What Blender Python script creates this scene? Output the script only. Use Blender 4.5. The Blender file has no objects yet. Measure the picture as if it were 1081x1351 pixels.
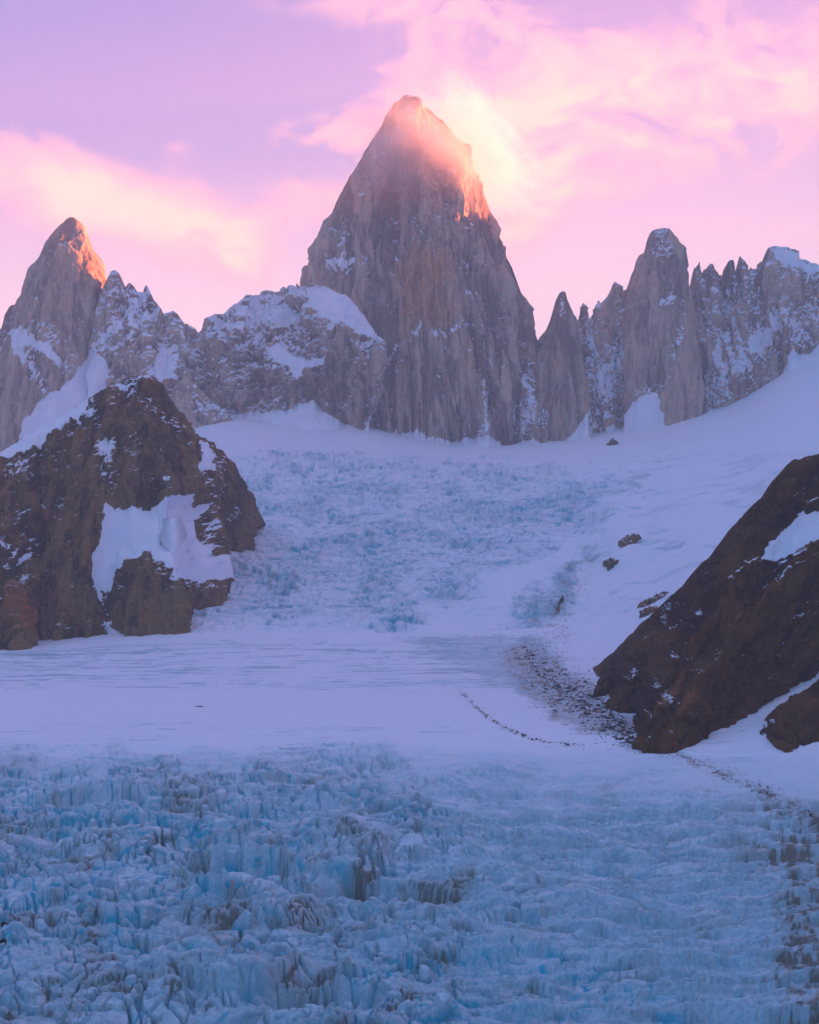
import bpy, math, random
import numpy as np
from mathutils import Vector

random.seed(7)
RNG = np.random.default_rng(7)
S = bpy.context.scene
COL = S.collection

# ------------------------------------------------------------------ camera
F, CX, CY, H0 = 2000.0, 540.5, 675.5, 660.0        # pixels of the 1081 x 1351 photograph
TH = math.atan((H0 - CY) / F)
CT, ST = math.cos(TH), math.sin(TH)
cam_d = bpy.data.cameras.new('camera')
cam_d.sensor_fit = 'HORIZONTAL'
cam_d.sensor_width = 36.0
cam_d.lens = 36.0 * F / 1081.0
cam_d.clip_start = 1.0
cam_d.clip_end = 60000.0
cam = bpy.data.objects.new('camera', cam_d)
COL.objects.link(cam)
cam.location = (0, 0, 0)
cam.rotation_euler = (math.pi / 2 + TH, 0, 0)
S.camera = cam


def at(px, py, Y):
    """the point at distance Y along the view axis that shows at pixel px, py"""
    px = np.asarray(px, float); py = np.asarray(py, float)
    dx = (px - CX); dy = F * CT - (CY - py) * ST; dz = F * ST + (CY - py) * CT
    k = Y / dy
    return dx * k, Y + 0 * k, dz * k


def proj(x, y, z):
    f = y * CT + z * ST
    v = -y * ST + z * CT
    return CX + F * x / f, CY - F * v / f


# ------------------------------------------------------------------ light
SUN_AZ = math.radians(63.0)          # clockwise from the view axis: right and beyond the peaks
SUN_EL = math.radians(9.0)
sun_dir = Vector((math.sin(SUN_AZ) * math.cos(SUN_EL), math.cos(SUN_AZ) * math.cos(SUN_EL), math.sin(SUN_EL)))
sd = bpy.data.lights.new('sun', 'SUN')
sd.energy = 5.0
sd.angle = math.radians(0.5)
sd.color = (1.0, 0.25, 0.085)
sun = bpy.data.objects.new('sun', sd)
COL.objects.link(sun)
sun.rotation_euler = sun_dir.to_track_quat('Z', 'Y').to_euler()

S.view_settings.view_transform = 'Standard'
S.view_settings.look = 'None'
EXPO = 2.9
S.view_settings.exposure = EXPO
S.view_settings.gamma = 1.0
S.view_settings.use_curve_mapping = False
cy = S.cycles
cy.use_denoising = True
cy.max_bounces = 6
cy.diffuse_bounces = 3
cy.glossy_bounces = 2
cy.transmission_bounces = 2
cy.volume_bounces = 2
cy.transparent_max_bounces = 6
cy.volume_step_rate = 1.0
cy.volume_max_steps = 128
cy.sample_clamp_indirect = 4.0


class NT:
    """small helper to write node trees as expressions"""
    def __init__(self, tree):
        self.t = tree; tree.nodes.clear()

    def n(self, kind, **kw):
        nd = self.t.nodes.new(kind)
        for k, v in kw.items():
            setattr(nd, k, v)
        return nd

    def put(self, sock, v):
        if isinstance(v, bpy.types.NodeSocket):
            self.t.links.new(v, sock)
        elif v is not None:
            if hasattr(sock.default_value, '__len__'):
                if not hasattr(v, '__len__'):
                    v = (v,) * len(sock.default_value)
                v = tuple(v)
                if len(sock.default_value) == 4 and len(v) == 3:
                    v = v + (1.0,)
            sock.default_value = v

    def m(self, op, a, b=None, c=None, clamp=False):
        nd = self.n('ShaderNodeMath', operation=op, use_clamp=clamp)
        self.put(nd.inputs[0], a)
        if b is not None: self.put(nd.inputs[1], b)
        if c is not None: self.put(nd.inputs[2], c)
        return nd.outputs[0]

    def v(self, op, a, b=None):
        nd = self.n('ShaderNodeVectorMath', operation=op)
        self.put(nd.inputs[0], a)
        if b is not None:
            self.put(nd.inputs['Scale'] if op == 'SCALE' else nd.inputs[1], b)
        return nd.outputs['Value'] if op in ('DOT_PRODUCT', 'LENGTH', 'DISTANCE') else nd.outputs[0]

    def mix(self, f, a, b):
        nd = self.n('ShaderNodeMix', data_type='RGBA')
        self.put(nd.inputs[0], f); self.put(nd.inputs[6], a); self.put(nd.inputs[7], b)
        return nd.outputs[2]

    def ss(self, x, a, b):
        nd = self.n('ShaderNodeMapRange', interpolation_type='SMOOTHSTEP')
        self.put(nd.inputs[0], x); self.put(nd.inputs[1], a); self.put(nd.inputs[2], b)
        return nd.outputs[0]

    def noise(self, vec, scale, detail=4, rough=0.5, dist=0.0, lac=2.0):
        nd = self.n('ShaderNodeTexNoise')
        self.put(nd.inputs['Vector'], vec); self.put(nd.inputs['Scale'], scale)
        nd.inputs['Detail'].default_value = detail; nd.inputs['Roughness'].default_value = rough
        nd.inputs['Distortion'].default_value = dist; nd.inputs['Lacunarity'].default_value = lac
        return nd.outputs['Fac']

    def attr(self, name):
        return self.n('ShaderNodeAttribute', attribute_name=name).outputs['Fac']


# ------------------------------------------------------------------ sky (world)
world = bpy.data.worlds.new('World')
S.world = world
world.use_nodes = True
w = NT(world.node_tree)
tc = w.n('ShaderNodeTexCoord').outputs['Generated']
sep = w.n('ShaderNodeSeparateXYZ'); w.put(sep.inputs[0], tc)
X, Y_, Z = sep.outputs
az = w.m('ARCTAN2', X, Y_)
el = w.m('ARCSINE', Z)


def azel(px, py):
    x, y, z = at(px, py, 1.0)
    x, y, z = float(x), float(y), float(z)
    l = math.sqrt(x * x + y * y + z * z)
    return math.atan2(x, y), math.asin(z / l)


e0 = w.ss(el, -0.10, 0.16)
e1 = w.ss(el, 0.10, 0.36)
e2 = w.ss(el, 0.30, 1.10)
side = w.ss(az, -0.36, 0.30)
hor = w.mix(side, (0.88, 0.74, 0.96), (1.00, 0.80, 0.98))
mid = w.mix(side, (0.17, 0.34, 0.86), (0.70, 0.54, 0.92))
top = w.mix(side, (0.02, 0.26, 0.80), (0.47, 0.37, 0.82))
zen = (0.19, 0.39, 0.86)
skyc = w.mix(e0, (0.90, 0.70, 0.95), hor)
skyc = w.mix(w.ss(el, 0.10, 0.24), skyc, mid)
skyc = w.mix(w.ss(el, 0.20, 0.36), skyc, top)
skyc = w.mix(e2, skyc, zen)
# the half of the sky away from the low sun is the blue of dusk
back = w.ss(w.m('COSINE', w.m('SUBTRACT', az, 0.15)), 0.55, -0.75)
skyc = w.mix(w.m('MULTIPLY', back, 0.9), skyc, (0.11, 0.34, 0.68))

nvec = w.v('ADD', w.v('MULTIPLY', tc, (1.0, 1.0, 1.5)), (3.1, 1.7, 0.4))
warpn = w.n('ShaderNodeTexNoise'); w.put(warpn.inputs['Vector'], nvec)
warpn.inputs['Scale'].default_value = 9.0; warpn.inputs['Detail'].default_value = 3
wv = w.v('ADD', nvec, w.v('SCALE', w.v('SUBTRACT', warpn.outputs['Color'], (0.5, 0.5, 0.5)), 0.13))
n1 = w.noise(wv, 11.0, 7, 0.58)
n2 = w.noise(wv, 34.0, 6, 0.62)
nn = w.m('ADD', w.m('MULTIPLY', n1, 0.62), w.m('MULTIPLY', n2, 0.38))
# px, py, half length, half height (pixels), tilt (deg, up to the right), weight
BLOBS = [
    (45, 245, 110, 48, -14, 1.0), (190, 290, 120, 42, -16, 1.05), (300, 320, 62, 36, -30, 1.15),
    (225, 185, 45, 22, -30, 0.45),
    (420, 172, 62, 20, 5, 0.75), (385, 262, 60, 28, -5, 0.8), (470, 225, 70, 70, 20, 0.55),
    (590, 95, 120, 60, 0, 0.55), (690, 40, 90, 40, -15, 0.8), (470, 5, 130, 25, 0, 0.6),
    (660, 250, 60, 75, -60, 1.7), (690, 235, 52, 70, 0, 1.0), (630, 175, 75, 40, -30, 1.0),
    (900, 140, 175, 62, 8, 0.95), (880, 170, 90, 40, -10, 1.15), (1030, 160, 80, 46, 10, 1.25),
    (800, 85, 90, 40, 10, 0.6), (990, 40, 90, 60, 0, 0.65), (815, 246, 52, 18, 0, 1.15),
]
M = None
for px, py, a, b, tilt, wt in BLOBS:
    A0, E0 = azel(px, py)
    c, s = math.cos(math.radians(tilt)), math.sin(math.radians(tilt))
    du = w.m('SUBTRACT', az, A0); dv = w.m('SUBTRACT', el, E0)
    u = w.m('MULTIPLY', w.m('ADD', w.m('MULTIPLY', du, c), w.m('MULTIPLY', dv, s)), F / a)
    v = w.m('MULTIPLY', w.m('SUBTRACT', w.m('MULTIPLY', dv, c), w.m('MULTIPLY', du, s)), F / b)
    r2 = w.m('ADD', w.m('MULTIPLY', u, u), w.m('MULTIPLY', v, v))
    g = w.m('MULTIPLY', w.m('EXPONENT', w.m('MULTIPLY', r2, -0.7)), wt)
    M = g if M is None else w.m('ADD', M, g)
M = w.m('MINIMUM', M, 1.7)
thin = w.m('MULTIPLY', w.m('SUBTRACT', w.noise(nvec, 3.2, 5, 0.6), 0.54), 0.5)   # faint streaks all round the sky
tex = w.m('ADD', 0.95, w.m('MULTIPLY', w.m('SUBTRACT', nn, 0.5), 5.2))
D = w.m('ADD', w.m('MULTIPLY', M, tex), thin)
dens = w.ss(D, 0.30, 0.95)
core = w.ss(D, 0.7, 2.1)
cl_edge = w.mix(side, (1.06, 0.60, 0.82), (1.06, 0.62, 0.84))
cloudc = w.mix(core, cl_edge, (1.45, 0.96, 0.78))
cloudc = w.mix(w.m('MULTIPLY', back, 0.85), cloudc, (0.30, 0.26, 0.55))
skyc = w.mix(w.m('MULTIPLY', dens, 0.92), skyc, cloudc)

bg = w.n('ShaderNodeBackground'); w.put(bg.inputs[0], skyc); bg.inputs[1].default_value = 1.0 / 2 ** EXPO
nish = w.n('ShaderNodeTexSky', sky_type='NISHITA')
nish.sun_disc = False
nish.sun_elevation = SUN_EL
nish.sun_rotation = SUN_AZ
nish.altitude = 1500
nbg = w.n('ShaderNodeBackground'); w.put(nbg.inputs[0], nish.outputs[0]); nbg.inputs[1].default_value = 0.05
mixs = w.n('ShaderNodeMixShader'); mixs.inputs[0].default_value = 0.97
w.t.links.new(nbg.outputs[0], mixs.inputs[1]); w.t.links.new(bg.outputs[0], mixs.inputs[2])
wo = w.n('ShaderNodeOutputWorld'); w.t.links.new(mixs.outputs[0], wo.inputs[0])


# ------------------------------------------------------------------ numpy noise
def _h(ix, iy, seed):
    h = (ix.astype(np.int64) * 374761393 + iy.astype(np.int64) * 668265263 + seed * 1274126177) & 0xFFFFFFFF
    h = ((h ^ (h >> 13)) * 1274126177) & 0xFFFFFFFF
    h = ((h ^ (h >> 16)) * 2246822519) & 0xFFFFFFFF
    return h ^ (h >> 15)


def _r(ix, iy, seed):
    return (_h(ix, iy, seed) & 0xFFFFFF).astype(np.float32) / np.float32(16777216.0)


_TAB = np.random.default_rng(3).random((256, 256)).astype(np.float32) * 6.2831853
_TC, _TS = np.cos(_TAB), np.sin(_TAB)


def perlin(x, y, seed=0):
    x = np.asarray(x, np.float32) + np.float32(seed * 17.37); y = np.asarray(y, np.float32) + np.float32(seed * 9.81)
    fx = np.floor(x); fy = np.floor(y)
    ix = fx.astype(np.int32); iy = fy.astype(np.int32)
    tx = x - fx; ty = y - fy
    ux = tx * tx * tx * (tx * (tx * 6 - 15) + 10); uy = ty * ty * ty * (ty * (ty * 6 - 15) + 10)

    def g(i, j, dx, dy):
        a = (ix + i) & 255; b = (iy + j) & 255
        return _TC[a, b] * dx + _TS[a, b] * dy
    n0 = g(0, 0, tx, ty) * (1 - ux) + g(1, 0, tx - 1, ty) * ux
    n1_ = g(0, 1, tx, ty - 1) * (1 - ux) + g(1, 1, tx - 1, ty - 1) * ux
    return (n0 * (1 - uy) + n1_ * uy) * 1.5


def fbm(x, y, octv=4, seed=0, gain=0.5, lac=2.03):
    s = 0; a = 1.0; t = 0
    for i in range(octv):
        s = s + a * perlin(x, y, seed + i * 3); t += a
        x = x * lac; y = y * lac; a *= gain
    return s / t * 1.4


def ridged(x, y, octv=3, seed=0, gain=0.55):
    s = 0; a = 1.0; t = 0
    for i in range(octv):
        s = s + a * (1 - 2 * np.abs(perlin(x, y, seed + i * 5))); t += a
        x = x * 2.1; y = y * 2.1; a *= gain
    return s / t


def worley(x, y, seed=0, jit=0.85):
    """F1, F2, a random number for the nearest cell, and the offset to its centre"""
    x = np.asarray(x, np.float32); y = np.asarray(y, np.float32)
    fx = np.floor(x).astype(np.int32); fy = np.floor(y).astype(np.int32)
    f1 = np.full(x.shape, 9.0, np.float32); f2 = f1.copy(); cid = np.zeros(x.shape, np.float32)
    ox = np.zeros(x.shape, np.float32); oy = ox.copy()
    for i in (-1, 0, 1):
        for j in (-1, 0, 1):
            cx = fx + i; cy_ = fy + j
            dx = cx + 0.5 + jit * (_r(cx, cy_, seed) - 0.5) - x
            dy = cy_ + 0.5 + jit * (_r(cx, cy_, seed + 11) - 0.5) - y
            d = np.sqrt(dx * dx + dy * dy)
            near = d < f1
            f2 = np.where(near, f1, np.minimum(f2, d))
            f1 = np.where(near, d, f1)
            r = _r(cx, cy_, seed + 23)
            cid = np.where(near, r, cid); ox = np.where(near, -dx, ox); oy = np.where(near, -dy, oy)
    return f1, f2, cid, ox, oy


def sstep(x, a, b):
    t = np.clip((x - a) / (b - a), 0, 1)
    return t * t * (3 - 2 * t)


def in_poly(px, py, poly, feather=1.5):
    """soft polygon mask: 1 inside, 0 outside, feathered by that many pixels"""
    poly = np.asarray(poly, float)
    x0, y0 = poly.min(0) - 4 * feather; x1, y1 = poly.max(0) + 4 * feather
    out = np.zeros(px.shape, np.float32)
    sel = (px > x0) & (px < x1) & (py > y0) & (py < y1)
    if not sel.any():
        return out
    X_, Yy = px[sel], py[sel]
    inside = np.zeros(X_.shape, bool); dmin = np.full(X_.shape, 1e9)
    n = len(poly)
    for i in range(n):
        ax, ay = poly[i]; bx, by = poly[(i + 1) % n]
        cond = ((ay > Yy) != (by > Yy))
        xi = (bx - ax) * (Yy - ay) / ((by - ay) if by != ay else 1e-9) + ax
        inside ^= cond & (X_ < xi)
        ex, ey = bx - ax, by - ay
        t = np.clip(((X_ - ax) * ex + (Yy - ay) * ey) / (ex * ex + ey * ey + 1e-9), 0, 1)
        dmin = np.minimum(dmin, np.hypot(X_ - ax - t * ex, Yy - ay - t * ey))
    sgn = np.where(inside, dmin, -dmin)
    out[sel] = sstep(sgn, -feather, feather)
    return out


def smooth_rows(a, n, axis):
    """box-smooth n times along one axis"""
    for _ in range(n):
        p = np.pad(a, [(1, 1) if k == axis else (0, 0) for k in range(2)], mode='edge')
        a = (np.take(p, range(0, a.shape[axis]), axis) + 2 * a + np.take(p, range(2, a.shape[axis] + 2), axis)) / 4
    return a


def grid_normals(P):
    du = np.gradient(P, axis=1); dv = np.gradient(P, axis=0)
    n = np.cross(du, dv)
    n /= (np.linalg.norm(n, axis=2, keepdims=True) + 1e-9)
    return n


# ------------------------------------------------------------------ mesh from arrays
def mesh_from(name, verts, quads, attrs, mat, parent=None, smooth=True):
    used = np.zeros(len(verts), bool); used[quads.ravel()] = True
    remap = np.cumsum(used) - 1
    v = verts[used].astype(np.float32); q = remap[quads].astype(np.int32)
    me = bpy.data.meshes.new(name)
    me.vertices.add(len(v)); me.vertices.foreach_set('co', v.ravel())
    me.loops.add(q.size); me.loops.foreach_set('vertex_index', q.ravel())
    me.polygons.add(len(q)); me.polygons.foreach_set('loop_start', np.arange(0, q.size, 4, dtype=np.int32))
    me.polygons.foreach_set('loop_total', np.full(len(q), 4, np.int32))
    me.polygons.foreach_set('use_smooth', np.full(len(q), smooth))
    me.update(calc_edges=True)
    for k, a in attrs.items():
        at_ = me.attributes.new(k, 'FLOAT', 'POINT')
        at_.data.foreach_set('value', np.ascontiguousarray(a.ravel()[used], dtype=np.float32))
    me.materials.append(mat)
    o = bpy.data.objects.new(name, me)
    COL.objects.link(o)
    if parent is not None: o.parent = parent
    return o


def quads_of(nr, nc, r0=0, r1=None, flip=False):
    r1 = nr - 1 if r1 is None else r1
    r, c = np.meshgrid(np.arange(r0, r1), np.arange(nc - 1), indexing='ij')
    a = (r * nc + c).ravel()
    q = np.stack([a, a + 1, a + nc + 1, a + nc], 1)
    return q[:, ::-1] if flip else q


def tag(o, label=None, cat=None, group=None, kind=None):
    if label: o['label'] = label
    if cat: o['category'] = cat
    if group: o['group'] = group
    if kind: o['kind'] = kind
    return o


# ------------------------------------------------------------------ materials
def new_mat(name):
    m = bpy.data.materials.new(name); m.use_nodes = True
    return m, NT(m.node_tree)


def finish(t, color, rough, height=None, dist=1.0, strength=0.6, spec=0.25):
    b = t.n('ShaderNodeBsdfPrincipled')
    t.put(b.inputs['Base Color'], color); t.put(b.inputs['Roughness'], rough)
    b.inputs['Specular IOR Level'].default_value = spec
    if height is not None:
        bu = t.n('ShaderNodeBump'); bu.inputs['Strength'].default_value = strength
        bu.inputs['Distance'].default_value = dist
        t.put(bu.inputs['Height'], height); t.t.links.new(bu.outputs[0], b.inputs['Normal'])
    o = t.n('ShaderNodeOutputMaterial'); t.t.links.new(b.outputs[0], o.inputs[0])


SNOW = (0.80, 0.82, 0.90)


def rock_material(name, grey, dark, warm, scale, warm_amt=1.0, snow=SNOW, zs=0.25):
    """rock with vertical streaks, warm stains and lying snow; scale is the size in metres of its finest grain"""
    m, t = new_mat(name)
    g = t.n('ShaderNodeNewGeometry').outputs['Position']
    st = t.v('MULTIPLY', g, (1.0, 1.0, zs))
    a = t.noise(st, 0.55 / scale, 6, 0.66)
    b = t.noise(g, 0.05 / scale, 5, 0.6)
    c = t.noise(g, 0.9 / scale, 3, 0.6)
    tint = t.attr('tint'); wm = t.attr('warm')
    k = t.m('ADD', t.m('MULTIPLY', t.m('SUBTRACT', a, 0.5), 1.7), t.m('ADD', tint, t.m('MULTIPLY', t.m('SUBTRACT', b, 0.5), 0.9)))
    col = t.mix(t.ss(k, 0.05, 0.95), dark, grey)
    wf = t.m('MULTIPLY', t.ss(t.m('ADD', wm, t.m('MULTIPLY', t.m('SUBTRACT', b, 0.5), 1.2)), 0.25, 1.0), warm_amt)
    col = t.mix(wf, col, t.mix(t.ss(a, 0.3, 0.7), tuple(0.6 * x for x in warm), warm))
    sn = t.m('ADD', t.attr('snow'), t.m('ADD', t.m('MULTIPLY', t.m('SUBTRACT', c, 0.5), 1.1), t.m('MULTIPLY', t.m('SUBTRACT', a, 0.5), 0.75)))
    sf = t.ss(sn, 0.44, 0.60)
    col = t.mix(sf, col, snow)
    hgt = t.m('MULTIPLY', t.m('ADD', a, t.m('MULTIPLY', c, 0.5)), t.m('SUBTRACT', 1.0, t.m('MULTIPLY', sf, 0.8)))
    finish(t, col, t.m('ADD', 0.75, t.m('MULTIPLY', sf, 0.1)), hgt, scale * 1.6, 0.7, 0.06)
    return m


GRANITE = rock_material('granite', (0.56, 0.42, 0.31), (0.20, 0.145, 0.11), (0.66, 0.33, 0.14), 7.0, zs=0.09)
DARKROCK = rock_material('dark_rock', (0.25, 0.145, 0.050), (0.060, 0.035, 0.013), (0.33, 0.115, 0.035), 3.5, 0.9)
BROWNROCK = rock_material('brown_rock', (0.125, 0.060, 0.016), (0.036, 0.018, 0.006), (0.36, 0.15, 0.05), 2.2, 0.9)

m_snow, t = new_mat('snow')
g = t.n('ShaderNodeNewGeometry').outputs['Position']
a = t.noise(t.v('MULTIPLY', g, (1, 0.4, 1)), 0.02, 6, 0.6)
finish(t, t.mix(t.ss(a, 0.3, 0.7), (0.74, 0.77, 0.87), (0.84, 0.85, 0.92)), 0.7, a, 6.0, 0.3)

m_ice, t = new_mat('glacier_ice')
g = t.n('ShaderNodeNewGeometry').outputs['Position']
snow = t.attr('snow'); blue = t.attr('blue'); dirt = t.attr('dirt'); sc = t.attr('grain')
kf = t.ss(sc, 0.06, 0.34)                               # fine grain near, coarse grain far


def two(vec_scale, sa, sb, det, ro):
    v_ = t.v('MULTIPLY', g, vec_scale)
    return t.m('ADD', t.m('MULTIPLY', t.noise(v_, sb, det, ro), kf), t.m('MULTIPLY', t.noise(v_, sa, det, ro), t.m('SUBTRACT', 1.0, kf)))


f1 = two((1, 1, 1), 0.06, 0.35, 5, 0.65)
f2 = two((1, 1, 0.35), 0.21, 1.22, 4, 0.6)
f3 = two((1, 1, 1), 0.013, 0.077, 4, 0.55)
base = t.mix(t.ss(t.m('ADD', t.m('MULTIPLY', f1, 0.6), t.m('MULTIPLY', f3, 0.4)), 0.32, 0.68), (0.25, 0.43, 0.51), (0.51, 0.67, 0.73))
bf = t.ss(t.m('ADD', blue, t.m('MULTIPLY', t.m('SUBTRACT', f1, 0.5), 0.5)), 0.10, 0.80)
base = t.mix(bf, base, (0.008, 0.42, 0.57))
sf = t.ss(t.m('ADD', snow, t.m('MULTIPLY', t.m('SUBTRACT', f2, 0.5), 0.35)), 0.25, 0.75)
base = t.mix(sf, base, t.mix(t.ss(sc, 0.1, 0.3), (0.78, 0.80, 0.88), (0.66, 0.72, 0.80)))
base = t.mix(t.m('MULTIPLY', t.ss(t.m('ADD', dirt, t.m('MULTIPLY', t.m('SUBTRACT', f3, 0.5), 0.5)), 0.02, 0.45), 0.42), base, (0.27, 0.245, 0.22))
df = t.ss(t.m('ADD', dirt, t.m('MULTIPLY', t.m('SUBTRACT', t.m('ADD', t.m('MULTIPLY', f1, 0.5), t.m('MULTIPLY', f2, 0.5)), 0.5), 1.1)), 0.35, 0.80)
base = t.mix(t.m('MULTIPLY', df, 0.85), base, t.mix(f2, (0.085, 0.068, 0.048), (0.24, 0.195, 0.14)))
finish(t, base, t.m('ADD', 0.45, t.m('MULTIPLY', sf, 0.3)), t.m('ADD', f1, t.m('MULTIPLY', f2, 0.5)), 0.7, 0.5)

m_boulder, t = new_mat('boulder_rock')
g = t.n('ShaderNodeNewGeometry').outputs['Position']
a = t.noise(g, 0.6, 5, 0.6)
finish(t, t.mix(a, (0.035, 0.033, 0.032), (0.11, 0.10, 0.085)), 0.85, a, 0.5, 0.6)

# ------------------------------------------------------------------ the glacier: one ground sheet in three reaches
PXC = np.array([-600, -200, 0, 150, 300, 450, 600, 750, 850, 950, 1081, 1300, 1700], float)
TAB = {
    850:  [1340, 1348, 1351, 1351, 1351, 1351, 1351, 1351, 1348, 1342, 1330, 1270, 1150],
    1000: [1232, 1238, 1240, 1240, 1240, 1240, 1240, 1240, 1238, 1232, 1222, 1170, 1070],
    1200: [1118, 1124, 1127, 1127, 1127, 1127, 1127, 1127, 1125, 1121, 1113, 1070, 970],
    1400: [1032, 1038, 1040, 1040, 1040, 1040, 1040, 1042, 1042, 1040, 1034, 990, 890],
    1575: [974, 978, 980, 980, 980, 980, 982, 985, 986, 985, 978, 930, 820],
    1700: [950, 952, 955, 955, 955, 954, 955, 958, 960, 955, 938, 880, 760],
    1850: [926, 928, 930, 930, 930, 930, 930, 934, 935, 918, 888, 820, 700],
    2000: [908, 910, 912, 912, 912, 911, 910, 912, 908, 885, 845, 770, 650],
    2400: [868, 870, 872, 872, 870, 868, 866, 868, 860, 820, 770, 690, 580],
    2800: [846, 849, 851, 842, 834, 832, 832, 822, 795, 757, 705, 630, 530],
    3200: [798, 800, 800, 797, 793, 790, 788, 778, 748, 705, 655, 590, 500],
    3600: [745, 745, 745, 742, 738, 735, 732, 722, 698, 660, 613, 560, 480],
    4100: [690, 690, 690, 688, 683, 680, 678, 672, 657, 625, 580, 530, 460],
    4700: [652, 650, 648, 645, 640, 637, 635, 632, 620, 595, 550, 500, 440],
    5400: [626, 622, 618, 608, 588, 598, 610, 608, 598, 573, 512, 464, 414],
    6050: [612, 607, 600, 580, 545, 560, 588, 588, 575, 550, 482, 438, 388],
    6500: [598, 595, 590, 565, 535, 548, 575, 574, 556, 530, 462, 420, 370],
    7200: [570, 560, 555, 535, 528, 540, 552, 552, 540, 515, 450, 400, 350],
}
YK = np.array(sorted(TAB), float)
ZK = np.array([(H0 - np.array(TAB[int(y)], float)) / F * y for y in YK])
YK = np.concatenate([[150, 420], YK]); ZK = np.vstack([ZK[0] - 50, ZK[0] - 26, ZK])


def base_z(uu, YY):
    """smooth ice surface under ray u = x / Y at distance Y"""
    px = CX + F * uu
    fc = np.interp(px, PXC, np.arange(len(PXC))); fr = np.interp(YY, YK, np.arange(len(YK)))
    c0 = np.clip(fc.astype(int), 0, len(PXC) - 2); r0 = np.clip(fr.astype(int), 0, len(YK) - 2)
    tx = fc - c0; ty = fr - r0
    tx = tx * tx * (3 - 2 * tx) * 0.5 + tx * 0.5
    return ((ZK[r0, c0] * (1 - tx) + ZK[r0, c0 + 1] * tx) * (1 - ty) + (ZK[r0 + 1, c0] * (1 - tx) + ZK[r0 + 1, c0 + 1] * tx) * ty)


cols = np.concatenate([np.linspace(-0.85, -0.30, 40)[:-1], np.linspace(-0.30, 0.30, 900), np.linspace(0.30, 0.85, 40)[1:]])


def rows_between(y0, y1, n, power=1.0):
    """rows spaced so that they fall about evenly in the view"""
    t_ = np.linspace(0, 1, n)
    if power == 0: return y0 + (y1 - y0) * t_
    a_, b_ = y0 ** -power, y1 ** -power
    return (a_ + (b_ - a_) * t_) ** (-1 / power)


R_near = np.concatenate([np.linspace(150, 790, 40)[:-1], rows_between(790, 1640, 520, 0.6)])
R_mid = rows_between(1640, 2760, 140, 1.0)[1:]
R_far = np.concatenate([rows_between(2760, 4700, 300, 0.6)[1:], rows_between(4700, 7200, 80, 0.5)[1:]])
RY = np.concatenate([R_near, R_mid, R_far])
i1 = len(R_near) - 1; i2 = i1 + len(R_mid)
YY, UU = np.meshgrid(RY, cols, indexing='ij')
GZ = base_z(UU, YY)
for _ in range(2):
    GZ = smooth_rows(GZ, 16, 1)
GZ = smooth_rows(GZ, 18, 0)
GX = UU * YY
BASEZ = GZ.copy()
gpx = CX + F * UU                       # photograph column of each vertex
gpy = H0 - F * BASEZ / YY               # and row

att_snow = np.zeros_like(GZ); att_blue = np.zeros_like(GZ); att_dirt = np.zeros_like(GZ); att_grain = np.zeros_like(GZ)


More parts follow.
